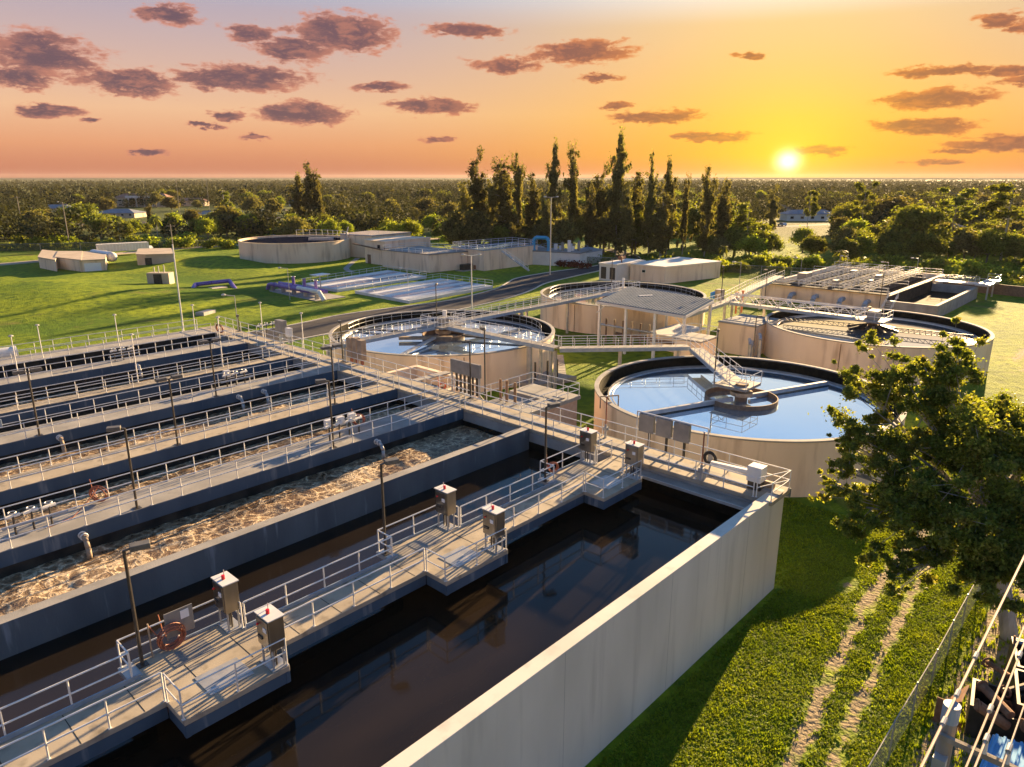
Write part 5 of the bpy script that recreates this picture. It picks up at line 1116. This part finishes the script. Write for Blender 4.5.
P=np.concatenate([clumps(r,np.array([*(A_+(B_-A_)*s+r.normal(0,.5,2)),.9]),.9,120,.9,.3) for s in np.linspace(0,1,10)]); o=bpy.data.objects.new('foliage',trimesh('foliage',leafcards(P,.4,r),'leaf_red')); C.objects.link(o); o.parent=t; o.matrix_parent_inverse=Matrix.Translation(-t.location)
for s in (.2,.5,.8): p=A_+(B_-A_)*s; MB().tube((p[0],p[1],0),(p[0],p[1],.8),.05,n=5).build('stem','bark',t)
# mid plain: individually placed trees out to the middle distance
def polar(px,d):
    a=azel(px,300)[0]; return CAMP.x+d*math.cos(HEAD-a),CAMP.y+d*math.sin(HEAD-a)
cnt=0
while cnt<285:
    px=R.uniform(-30,1054); d=300+420*R.random()**1.0
    x,y=polar(px,d)
    by=177+F*CAMP.z/d
    if px<470 and 201<by<229 and R.random()<.8: continue
    if 725<px<870 and 205<by<242: continue
    if px>900 and 205<by<240 and R.random()<.5: continue
    place(R.choice(['broad0','broad2','dark0','dark1','broad3','tall4','pine1','bright1']),x,y,R.uniform(7,12.5),'distant tree of the wooded suburb beyond the tree belts','distant trees of the suburb',name='tree',wide=R.uniform(.9,1.4)); cnt+=1
# far wood: one mass
def far_wood(n,seed,d0,d1,p,nl):
    r=np.random.default_rng(seed); d=d0+(d1-d0)*r.random(n)**p; a=r.uniform(-.75,.75,n); x=CAMP.x+d*np.cos(HEAD+a); y=CAMP.y+d*np.sin(HEAD+a); h=r.uniform(6,12,n)*(1+.25*(r.random(n)<.04)); w=r.uniform(3.5,7,n)
    m=n*nl; ci=np.repeat(np.arange(n),nl); q=r.normal(0,1,(m,3)); q/=np.linalg.norm(q,axis=1)[:,None]; q*=(.45+.55*r.random(m))[:,None]
    P=np.stack([x[ci]+q[:,0]*w[ci],y[ci]+q[:,1]*w[ci],h[ci]*.55+q[:,2]*h[ci]*.45],-1)
    return leafcards(P,(w[ci]*.62),r)
def mid_wood(n,seed,nl):
    r=np.random.default_rng(seed); X_=[];Y_=[]
    while len(X_)<n:
        px=r.uniform(-40,1064); d=r.uniform(285,700); by=177+F*CAMP.z/d
        if (60<px<225 and 203<by<232) or (225<px<330 and 206<by<226) or (755<px<850 and 212<by<245) or (r.random()<.5 and (px<60 and 205<by<225)) or (935<px<1000 and 212<by<238 and r.random()<.7) or (735<px<840 and by>225): continue
        x_,y_=polar(px,d); X_.append(x_);Y_.append(y_)
    x=np.array(X_);y=np.array(Y_);h=r.uniform(6,12,n);w=r.uniform(3,5.5,n); m=n*nl; ci=np.repeat(np.arange(n),nl); q=r.normal(0,1,(m,3)); q/=np.linalg.norm(q,axis=1)[:,None]; q*=(.5+.6*r.random(m))[:,None]
    P=np.stack([x[ci]+q[:,0]*w[ci],y[ci]+q[:,1]*w[ci],np.abs(h[ci]*.56+q[:,2]*h[ci]*.44)],-1); return leafcards(P,w[ci]*.22,r)
V=np.concatenate([mid_wood(1150,75,170),far_wood(2600,71,640,1300,1.0,22),far_wood(6500,72,900,3200,1.0,13),far_wood(6000,73,2600,7000,1.2,8)])
o=bpy.data.objects.new('distant_wood',trimesh('distant_wood',V,'leaf_far')); C.objects.link(o); o['kind']='stuff'
# undergrowth along the fences
def undergrowth(pts,seed,n,h,w):
    r=np.random.default_rng(seed); P=[]
    for (a,b) in zip(pts,pts[1:]):
        a=np.array(a);b=np.array(b); L=np.linalg.norm(b-a); m=int(L*n); s=r.random(m); q=a+(b-a)*s[:,None]+r.normal(0,w,(m,2)); P.append(np.stack([q[:,0],q[:,1],np.abs(r.normal(0,h,m))],-1))
    return leafcards(np.concatenate(P),.5,r)
V=np.concatenate([undergrowth([G(-30,251),G(120,248),G(240,244),G(330,240)],80,26,1.0,2.5),undergrowth([G(460,254),G(560,261),G(700,264),G(740,266)],81,26,1.2,2.5),undergrowth([G(740,266),G(860,274),G(1040,288)],82,30,1.3,2.0)])
o=bpy.data.objects.new('undergrowth',trimesh('undergrowth',V,'leaf')); C.objects.link(o); o['kind']='stuff'
# ---------------------------------------------------------------- far fences
def chain_fence(pts,h,label,m='green_mesh',pm='galvanised',sp=8,r=.06,zt=True,group=None):
    t=thing('chain_link_fence',label,'fence',(*pts[len(pts)//2],0),group); b=MB(); pb=MB()
    for a,c in zip(pts,pts[1:]):
        b.quad((*a,.05),(*c,.05),(*c,h),(*a,h))
        MB().tube((*a,h),(*c,h),r*.6,n=5).build('top_rail',pm,t)
        L=math.dist(a,c);n=max(1,int(L/sp))
        for k in range(n): x=a[0]+(c[0]-a[0])*k/n;y=a[1]+(c[1]-a[1])*k/n; MB().tube((x,y,0),(x,y,h+.05),r,n=5).build('post',pm,t)
    b.build('mesh',m,t); return t
chain_fence([G(0,251.5),G(120,249),G(235,246)],2.2,'long chain link fence behind the sheds at far left',sp=9)
chain_fence([G(470,257),G(560,263.5),G(640,268)],2.2,'dark chain link fence at the foot of the tall ragged trees',sp=9)
chain_fence([G(720,272),G(850,280)],2.0,'dark chain link fence behind the far basins',sp=9)
t=thing('boundary_wall','low dark wall at the right edge beyond the far basins','wall',(*G(980,290),0)); a=G(925,287);b=G(1060,301); MB().bar((*a,1.0),(*b,1.0),.2,2.0).build('wall','rust_trim',t)
# ---------------------------------------------------------------- houses, cars and poles beyond
def house(px,by,w,h,label,wall='house_tan',roof='shingle',depth=11,rise=2.2,wins=5,ang=None,cols=0,storeys=1):
    x,y=G(px,by); t=thing('house',label,'house',(x,y,0)); a=HEAD-PI/2+(ang or 0); ca,sa=math.cos(a),math.sin(a); Wm=w*math.hypot(x-CAMP.x,y-CAMP.y)/F
    f=lambda u,v:(x+ca*u-sa*v,y+sa*u+ca*v)
    MB().prism([f(-Wm/2,0),f(Wm/2,0),f(Wm/2,depth),f(-Wm/2,depth)],0,h).build('wall',wall,t)
    o=.6; vs=[(*f(-Wm/2-o,-o),h+.01),(*f(Wm/2+o,-o),h+.01),(*f(Wm/2+o,depth+o),h+.01),(*f(-Wm/2-o,depth+o),h+.01),(*f(-Wm/2+depth*.45,depth/2),h+rise),(*f(Wm/2-depth*.45,depth/2),h+rise)]
    MB().add(vs,[(3,2,1,0),(0,1,5,4),(1,2,5),(2,3,4,5),(3,0,4)]).build('roof',roof,t)
    for s in range(storeys):
        for k in range(wins):
            u=-Wm/2+Wm*(k+.5)/wins; z0=1.0+s*3; ww=Wm/wins*.4; fr=MB().prism([f(u-ww/2,-.02),f(u+ww/2,-.02),f(u+ww/2,-.1),f(u-ww/2,-.1)],z0,z0+1.5).build('window','house_white',t)
            MB().prism([f(u-ww*.4,-.101),f(u+ww*.4,-.101),f(u+ww*.4,-.14),f(u-ww*.4,-.14)],z0+.15,z0+1.35).build('pane','dark_glass',fr)
    for k in range(cols):
        u=-Wm*.22+Wm*.44*k/(cols-1); MB().cyl(f(u,-1.6),.45,0,h*.95,8).build('column','house_white',t)
    if cols: MB().prism([f(-Wm*.27,-2.2),f(Wm*.27,-2.2),f(Wm*.27,0),f(-Wm*.27,0)],h*.95,h*1.2).build('portico','house_white',t)
    return t
house(142,207,46,7,'two storey pale house with a columned front and brown roof, far left',roof='terracotta',storeys=2,cols=4,rise=3)
house(86,203,70,3.6,'long low building with a reddish brown roof left of the columned house',roof='terracotta',depth=16)
house(185,206,34,4,'brown house right of the columned house',roof='terracotta')
house(50,214,34,3.4,'dark roofed house near the left edge',roof='grey_roof')
house(115,218,34,2.6,'low grey-blue roofed building in front of the long brown one',roof='grey_roof',depth=14)
house(205,221,24,2.8,'grey roofed small building right of the pale street',roof='grey_roof')
house(15,206,26,3,'pale roofed house at the far left edge',wall='house_white',roof='white_roof')
house(780,214,24,3.2,'white house under the sun glow, left of the wider one',wall='house_white',roof='shingle')
house(812,221,46,3.4,'wide white house with grey roof below the sun',wall='house_white',roof='grey_roof')
house(790,200,30,3.4,'distant white house above the wide one',wall='house_white',roof='grey_roof')
house(905,208,16,3.4,'bright roofed house among trees at right',wall='house_white',roof='white_roof')
house(945,212,30,3.4,'long bright roofed house at right',wall='house_white',roof='white_roof')
house(960,240,26,3.4,'dark blue-grey roofed house hidden among trees at right',wall='house_white',roof='grey_roof')
house(985,222,24,3.2,'brown roofed house near the right edge',roof='terracotta')
house(700,191,30,3.2,'distant pale house over the middle tree row',wall='house_white',roof='white_roof')
house(360,205,26,3.2,'distant house right of the tall cluster on the left horizon',wall='house_tan',roof='shingle')
house(300,206,20,3.2,'distant white house left of the tall cluster',wall='house_white',roof='grey_roof')
house(565,206,22,3.2,'distant white house glimpsed between the tall trees',wall='house_white',roof='white_roof')
house(230,200,30,3.2,'distant brown roofed house at left',roof='shingle')
house(430,200,24,3.2,'distant brown roofed house left of the ragged trees',roof='terracotta')
def car(px,by,a,m,label,s=1.0):
    x,y=G(px,by) ; t=thing('car',label,'car',(x,y,0),'cars parked beyond the plant'); b=MB(); ca,sa=math.cos(a),math.sin(a)
    def prof(P,w,name,mm):
        q=MB(); n=len(P); vs=[(x+ca*u-sa*v,y+sa*u+ca*v,z) for v in (-w,w) for u,z in P]; q.add(vs,[tuple(range(n))[::-1],tuple(range(n,2*n))]+[(i,(i+1)%n,n+(i+1)%n,n+i) for i in range(n)]); return q.build(name,mm,t)
    prof([(-2.3,.4),(2.2,.4),(2.3,.8),(1.2,.95),(.5,1.5),(-1.5,1.55),(-2.2,1.0)],.9,'body',m); prof([(1.0,.98),(.42,1.4),(-1.4,1.45),(-1.95,1.02)],.915,'window','dark_glass')
    for u in (-1.4,1.4):
        for v in (-.8,.8): p=(x+ca*u-sa*v,y+sa*u+ca*v,.36); MB().tube(p,(p[0]-sa*.2*(1 if v>0 else -1),p[1]+ca*.2*(1 if v>0 else -1),.36),.36,n=10).build('wheel','black_rubber',t)
    return t
for px,by,m,l in ((146,250.5,'car_white','white van parked behind the white ribbed trailer'),(271,239,'car_white','white car visible just above the wide round reservoir'),(66,222,'car_white','white car on the pale street near the palm'),(38,217,'car_white','white van near the left edge houses'),(240,213,'car_blue','blue car left of the row of parked cars'),(262,212,'car_white','white car in the row of parked cars'),(285,211,'car_dark','dark car in the row of parked cars'),(300,211,'car_red','reddish car in the row of parked cars'),(773,226,'car_dark','dark car parked left of the wide white house'),(782,226,'car_white','white car parked in front of the wide white house')):
    car(px,by,R.uniform(0,3),m,l)
def upole(px,by,top,label,m='wood_pole',arm=True,r=.16,heads=0):
    x,y=G(px,by); d=math.hypot(x-CAMP.x,y-CAMP.y); h=CAMP.z+d*math.tan(azel(px,top)[1]); t=thing('utility_pole',label,'utility pole',(x,y,0)); MB().tube((x,y,0),(x,y,h),r,r*.7,n=8).build('pole',m,t)
    if arm: MB().bar((x-.8,y+.9,h-.5),(x+.8,y-.9,h-.5),.1,.12).build('crossarm',m,t)
    for k in range(heads):
        s=(-1,1)[k%2]; MB().bar((x,y,h-.1),(x+s*.9,y-s*.9,h+.05),.1,.1).build('arm',m,t); MB().sphere((x+s*1.0,y-s*1.0,h+.05),.35,8,5,1,1,.5).build('lamp_head','lamp_glass',t)
upole(70,248,202,'tall leaning wooden pole with an arm standing in the far left grass',heads=1)
upole(183.6,332,244,'tall pale mast rising from the grass behind the outermost walkway','white_metal',False,.14)
upole(175,262,224,'leaning wooden pole behind the tan block building',arm=True)
upole(472,309,255,'pale mast on the verge between the road and the walkways','white_metal',False,.12,2)
upole(550,275,197,'very tall pale lamp mast in front of the pump house','galvanised',False,.15,2)
upole(24,236,196,'wooden pole at the far left among the belt trees'); upole(180,214,178,'tall pole on the left skyline left'); upole(210,214,178,'tall slim pole on the left skyline right'); upole(226,224,190,'pale pole behind the wide round reservoir','galvanised')
for px,by,top,l in ((240,348,295,'short pale lamp pole on the lawn by the corner of the basins'),(408,288,268,'thin dark pole between the filter beds'),(845,280,256,'small lamp pole behind the far basins, left'),(886,281,262,'lamp pole behind the far basins, middle'),(915,282,258,'lamp pole behind the far basins, right'),(800,278,258,'lamp pole left of the far basins'),(290,300,268,'dark pole beside the purple manifold'),(868,300,268,'grey mast among the far basins'),(738,300,262,'grey mast beside the long beige building')): upole(px,by,top,l,'galvanised',False,.07,1)

# ---------------------------------------------------------------- labels that single out the trees of the belts
ORDW=ORD[1:-1]+['twenty-first','twenty-second','twenty-third','twenty-fourth','twenty-fifth','twenty-sixth','twenty-seventh','twenty-eighth','twenty-ninth','thirtieth','thirty-first','thirty-second','thirty-third','thirty-fourth','thirty-fifth','thirty-sixth','thirty-seventh','thirty-eighth','thirty-ninth','fortieth','forty-first','forty-second','forty-third','forty-fourth']+['middle']*60
def px_of(x,y):
    dx_,dy_=x-CAMP.x,y-CAMP.y; f=dx_*math.cos(HEAD)+dy_*math.sin(HEAD); r_=dx_*math.sin(HEAD)-dy_*math.cos(HEAD); z=CAMP.z*math.sin(PITCH)+f*math.cos(PITCH); return 512+F*r_/z
LM=[(62,'behind the block sheds'),(112,'behind the white gas tank'),(160,'behind the ribbed trailer'),(235,'left of the round reservoir'),(350,'behind the round reservoir'),(470,'behind the beige cluster'),(560,'below the left tall trees'),(640,'behind the pump house'),(735,'behind the long beige building'),(790,'left of the far basins'),(870,'behind the far basins'),(950,'behind the open basin'),(2000,'at the right edge')]
NOUN={'broad':'green tree','bright':'bright green tree','dark':'dark tree','tall':'narrow dark tree','shrub':'bush','pine':'thin tree'}
buckets={}
for g,o_,x,y,key,h,wd in BELT:
    if g in ('distant trees of the suburb','tall dark ragged trees'): continue
    px=px_of(x,y); lm=next(l for lim,l in LM if px<lim); buckets.setdefault((lm,('foot bush' if 'foot' in g else 'fence shrub') if 'shrub' in key else NOUN[key.rstrip('0123456789')]),[]).append((px,o_,h))
for (lm,noun),L_ in buckets.items():
    L_.sort(key=lambda q:q[0])
    for i,(px,o_,h) in enumerate(L_):
        n=len(L_)
        noun_={'foot bush':'sunlit bush','fence shrub':'yellow-green shrub'}.get(noun,noun)
        o_['label']=f'{noun_} {lm}' if n==1 else (f'leftmost {noun_} {lm}' if i==0 else f'rightmost {noun_} {lm}' if i==n-1 else f'{ORDW[i-1]} {noun_} from the left {lm}')
# ---------------------------------------------------------------- foreground tree
def near_tree(base,label,seed,limbs,nleaf,ls,cr=1.0):
    r=np.random.default_rng(seed); t=thing('oak_tree',label,'tree',(*base,0)); B0=Vector((*base,-.1)); b=MB()
    fork=B0+Vector((1.1,1.3,4.4)); b.tube(B0,B0+Vector((.5,.6,2)),.42,.34,n=10,cap=False); b.tube(B0+Vector((.5,.6,1.98)),fork,.34,.28,n=10,cap=False)
    P=[]
    for (e,rr) in limbs:
        e=Vector(e)+B0; m=fork.lerp(e,.5)+Vector((r.normal(0,.4),r.normal(0,.4),.5)); b.tube(fork,m,.17,.11,n=7,cap=False); b.tube(m,e,.11,.04,n=6,cap=False)
        for k in range(9):
            s=m.lerp(e,r.uniform(.1,1)); q=e+Vector(tuple(r.normal(0,rr*.62,3))); b.tube(s,q,.035,.012,n=4,cap=False)
            P.append(clumps(r,np.array(q),rr*r.uniform(.25,.6),int(nleaf*rr*rr*.55),.6,.05))
            for j in range(2):
                q2=q+Vector(tuple(r.normal(0,rr*.38,3))); b.tube(q,q2,.014,.006,n=4,cap=False); P.append(clumps(r,np.array(q2),rr*r.uniform(.12,.34),int(nleaf*rr*rr*.35),.8,.1))
    b.build('trunk','pale_bark',t)
    P=np.concatenate(P); P=P[P[:,2]>.6]
    o=bpy.data.objects.new('crown',trimesh('crown',leafcards(P,ls,r,.5,.9),'leaf_near')); C.objects.link(o); o.parent=t; o.matrix_parent_inverse=Matrix.Translation(-t.location)
    return t
mat('leaf_near',(.10,.145,.03),(.18,.22,.045),rough=.5,scale=.5,trans=.54,island=True,spec=.25,c3=(.22,.20,.06),s3=1.1,lo3=.55,hi3=.75)
def rel(px,py,dist):      # point seen at a photo position, at a given distance from the camera -- relative to the trunk base
    u=(px-512)/F; v=(py-383.5)/F; f=math.cos(PITCH)-v*math.sin(PITCH); up=-math.sin(PITCH)-v*math.cos(PITCH); ch,sh=math.cos(HEAD),math.sin(HEAD)
    d=Vector((f*ch+u*sh,f*sh-u*ch,up)).normalized()*dist; p=CAMP+d; return p
tb=(3.6,-10.6)
L=[]
for px,py,dist,rr in ((862,382,46,1.0),(890,372,46,1.2),(925,366,45,1.3),(948,380,45,1.2),(880,410,44,1.6),(920,408,44,1.9),(962,408,44,1.8),(1000,420,44,1.8),(1035,425,44,2.0),(868,440,43,1.4),(905,445,43,1.8),(945,445,43,2.1),(985,450,43,2.2),(1025,455,43,2.2),(840,468,42,.9),(862,505,41,1.2),(885,490,42,1.4),(905,520,40,1.5),(940,492,41,1.9),(980,490,41,2.2),(1025,490,41,2.2),(915,548,39,.9),(898,572,39,.8),(985,535,40,2.0),(1025,540,39,2.2),(1008,575,39,1.5),(832,484,42,.7),(950,530,39,1.3),(848,440,43,.6)):
    p=rel(px,py,dist); L.append(((p.x-tb[0],p.y-tb[1],p.z),rr))
near_tree(tb,'large leafy tree in the right foreground with pale forked branches over the dirt track',91,[(e,rr*.86) for e,rr in L],430,.135)
# extra low shrubs round the fence end
# ---------------------------------------------------------------- junk yard behind the chain link fence
cf=chain_fence([(9.5,-8.6),(3,-8.6),(-3,-8.65),(-9,-8.6),(-16,-8.6),(-24,-8.6)],1.9,'chain link fence running beside the dirt track at the lower right',m='chain_mesh',sp=3.0,r=.035)
def cont(c,sx,sy,h,a,m,label,inner='black_paint',rim=None):
    t=thing('scrap_bin',label,'container',(c[0],c[1],0)); ca,sa=math.cos(a),math.sin(a); w=.12
    MB().obox(c,sx,sy,0.02,.25,a).build('floor','black_paint',t)
    for (ox,oy,lx,ly) in ((-sx/2+w/2,0,w,sy),(sx/2-w/2,0,w,sy),(0,-sy/2+w/2,sx-2*w-.01,w),(0,sy/2-w/2,sx-2*w-.01,w)):
        q=(c[0]+ca*ox-sa*oy,c[1]+sa*ox+ca*oy); MB().obox(q,lx,ly,.26,h,a).build('wall',m,t)
    return t
RJ=random.Random(3)
cont((-4.2,-11.6),2.0,2.6,1.5,.15,'black_paint','small black open bin nearest the chain link fence')
t=thing('rusty_sheet','tilted rusty steel sheet leaning by the chain link fence','scrap metal',(-4.6,-9.7,0)); MB().add([(-5.3,-9.3,0),(-3.9,-9.3,0),(-3.9,-10.1,1.4),(-5.3,-10.1,1.4),(-5.3,-9.36,0),(-3.9,-9.36,0),(-3.9,-10.16,1.4),(-5.3,-10.16,1.4)],[(0,1,2,3),(7,6,5,4),(0,4,5,1),(1,5,6,2),(2,6,7,3),(3,7,4,0)]).build('sheet','rust',t); MB().box(-5.35,-5.3,-10.2,-9.3,0,1.2).build('brace','rust',t)
cont((-3.0,-13.4),2.6,3.6,1.9,.2,'black_paint','large black open scrap bin in the middle of the junk')
cont((-.2,-13.2),2.4,4.2,1.9,.25,'black_paint','black open scrap bin farthest along the fence')
PIPES=[]
def scrap(n,x0,x1,y0,y1,label,kind,m,z=1.2,seed=1,name='scrap_pipe'):
    r=random.Random(seed)
    for k in range(n):
        x=r.uniform(x0,x1);y=r.uniform(y0,y1);zz=r.uniform(z*.5,z);a=r.uniform(0,PI);L_=r.uniform(.8,2.6)
        t=thing(name,label,kind,(x,y,zz),'scrap pipes in the junk yard'); PIPES.append((x,y,t,label)); d=Vector((math.cos(a)*L_/2,math.sin(a)*L_/2,r.uniform(-.25,.35)))
        MB().tube(Vector((x,y,zz))-d,Vector((x,y,zz))+d,r.uniform(.08,.24),n=10).build('barrel',m,t); MB().torus(Vector((x,y,zz))+d,.22,.05,rot=Matrix.Rotation(a,3,'Z')@Matrix.Rotation(PI/2,3,'Y'),n=12).build('flange','rust',t)
scrap(9,-5.6,1.6,-14.6,-10.6,'rusty scrap pipe lying in the dark junk','pipe','rust',1.9,1)
scrap(5,-4.2,2,-15,-11.8,'blue-grey scrap pipe lying in the dark junk','pipe','blue_scrap',2.0,2)
scrap(5,-4,2,-15,-11.8,'black scrap pipe lying in the dark junk','pipe','black_paint',1.9,4)
PIPES.sort(key=lambda q:px_of(q[0],q[1])); by={}
for x,y,t_,l in PIPES: by.setdefault(l,[]).append(t_)
for l,L_ in by.items():
    for i,t_ in enumerate(L_): t_['label']=f"{l}, {('leftmost' if i==0 else 'rightmost' if i==len(L_)-1 else ORD[i]+' from the left')}"
t=thing('pickup_bed','dark blue vehicle bed at the right edge beside the blue roof','vehicle',(-5.8,-14.6,0)); MB().obox((-5.9,-14.9),4.6,2.2,.6,1.3,.2).build('body','solar_blue',t,bevel=.08); MB().obox((-5.9,-14.9),4.0,1.7,1.301,1.34,.2).build('bed','black_paint',t)
for dx,dy in ((-1.5,-1.1),(1.5,-1.1),(-1.5,1.1),(1.5,1.1)): MB().tube((-5.9+dx,-14.9+dy,.42),(-5.9+dx,-14.9+dy+.22,.42),.42,n=12).build('wheel','black_rubber',t)
t=thing('lean_to_roof','bright blue corrugated roof at the bottom right corner','roof',(-9.5,-13.2,0))
b=MB(); b.add([(-8.2,-11.6,2.5),(-7.3,-15.5,2.5),(-14,-16.5,3.2),(-14.5,-11.6,3.2),(-8.2,-11.6,2.58),(-7.3,-15.5,2.58),(-14,-16.5,3.28),(-14.5,-11.6,3.28)],[(0,1,2,3),(7,6,5,4),(0,4,5,1),(1,5,6,2),(2,6,7,3),(3,7,4,0)]); rf=b.build('sheet','blue_roof',t)
b=MB()
for k in range(16): s=(k+.5)/16; b.tube((-8.2+.9*s,-11.6-3.9*s,2.6),(-14.5+.5*s,-11.6-4.9*s,3.3),.06,n=6)
b.build('corrugation','blue_roof',rf)
for x,y in ((-8.4,-11.9),(-7.6,-15.2),(-13.8,-12)): MB().tube((x,y,0),(x,y,2.5),.07,n=6).build('post','galvanised',t)
t=thing('scrap_plate','thin pale metal sheet lying on the junk','scrap metal',(-1,-12.4,1.9)); MB().obox((-1,-12.4),1.6,.9,1.95,1.99,.6).build('sheet','galvanised',t); MB().obox((-.4,-12.1),.8,.1,1.99,2.05,.6).build('rib','galvanised',t)
t=thing('tractor_tyre','old tyre leaning near the blue roof','tyre',(-6.4,-12.2,0)); MB().torus((-6.4,-12.2,.5),.42,.15,rot=Matrix.Rotation(1.1,3,'X')).build('tread','black_rubber',t); MB().torus((-6.4,-12.2,.5),.22,.03,rot=Matrix.Rotation(1.1,3,'X')).build('rim','rust',t)
# logs / stump by the tree
t=thing('concrete_post','weathered round post standing under the big tree','post',(.8,-11.9,0)); MB().tube((.8,-11.9,0),(.9,-11.8,2.6),.28,.24,n=12).build('shaft','pale_bark',t); MB().tube((.9,-11.8,2.6),(.9,-11.8,2.64),.25,n=12).build('cap','wood_pole',t)
# ---------------------------------------------------------------- power pole and cables
pt=(-20.9,-11.75)
t=thing('utility_pole','weathered wooden power pole with a pale metal cap at the bottom right','utility pole',(*pt,0)); MB().tube((*pt,0),(*pt,11.6),.20,.15,n=14).build('pole','wood_pole',t,smooth=False); MB().tube((*pt,11.35),(*pt,11.75),.165,.165,n=14).build('cap','blue_grey_pipe',t)
MB().bar((pt[0]-.25,pt[1]+.1,11.1),(pt[0]-.25,pt[1]-1.5,11.1),.10,.12).build('crossarm','wood_pole',t)
for y in (-12.44,-12.82): MB().tube((pt[0]-.25,y,11.16),(pt[0]-.25,y,11.46),.06,.045,n=10).build('insulator','white_metal',t)
MB().box(pt[0]-.35,pt[0]-.1,pt[1]-.12,pt[1]+.12,10.2,10.6).build('bracket','galvanised',t)
def cable(y,z,l,x0=-34,x1=60,sag=.0,r=.022,y1=None,clamps=()):
    t=thing('power_cable',l,'cable',(-20,y,z),'power cables at the right edge'); pts=[]
    for i in range(25): s=i/24; x=x0+(x1-x0)*s; pts.append((x,y+((y1 or y)-y)*s,z))
    MB().path(pts,r,7).build('wire','cable',t)
    for cx in clamps: MB().tube((cx-.12,y,z),(cx+.12,y,z),.05,n=8).build('clamp','galvanised',t)
    return t
cable(-11.75,11.78,'thick cable passing over the top of the wooden pole',clamps=(-18.8,-20.5,-21.6),r=.030)
cable(-12.44,11.5,'middle cable right of the wooden pole',clamps=(-21.15,-17.6))
cable(-12.30,11.35,'cable running just left of the middle one',clamps=(-19.9,))
cable(-12.82,11.5,'thin outermost cable nearest the right edge',r=.016,clamps=(-21.15,))

# ---------------------------------------------------------------- haze
hz=MB().box(-3100,7600,-3100,7600,-1.2,44).build('haze','white_sign'); hz['kind']='stuff'
m=bpy.data.materials.new('haze'); m.use_nodes=True; t_=m.node_tree; t_.nodes.clear(); v=t_.nodes.new('ShaderNodeVolumePrincipled'); v.inputs['Color'].default_value=(.86,.84,.80,1); v.inputs['Density'].default_value=.00003; v.inputs['Anisotropy'].default_value=.2
oo=t_.nodes.new('ShaderNodeOutputMaterial'); t_.links.new(v.outputs[0],oo.inputs['Volume']); hz.data.materials.clear(); hz.data.materials.append(m)
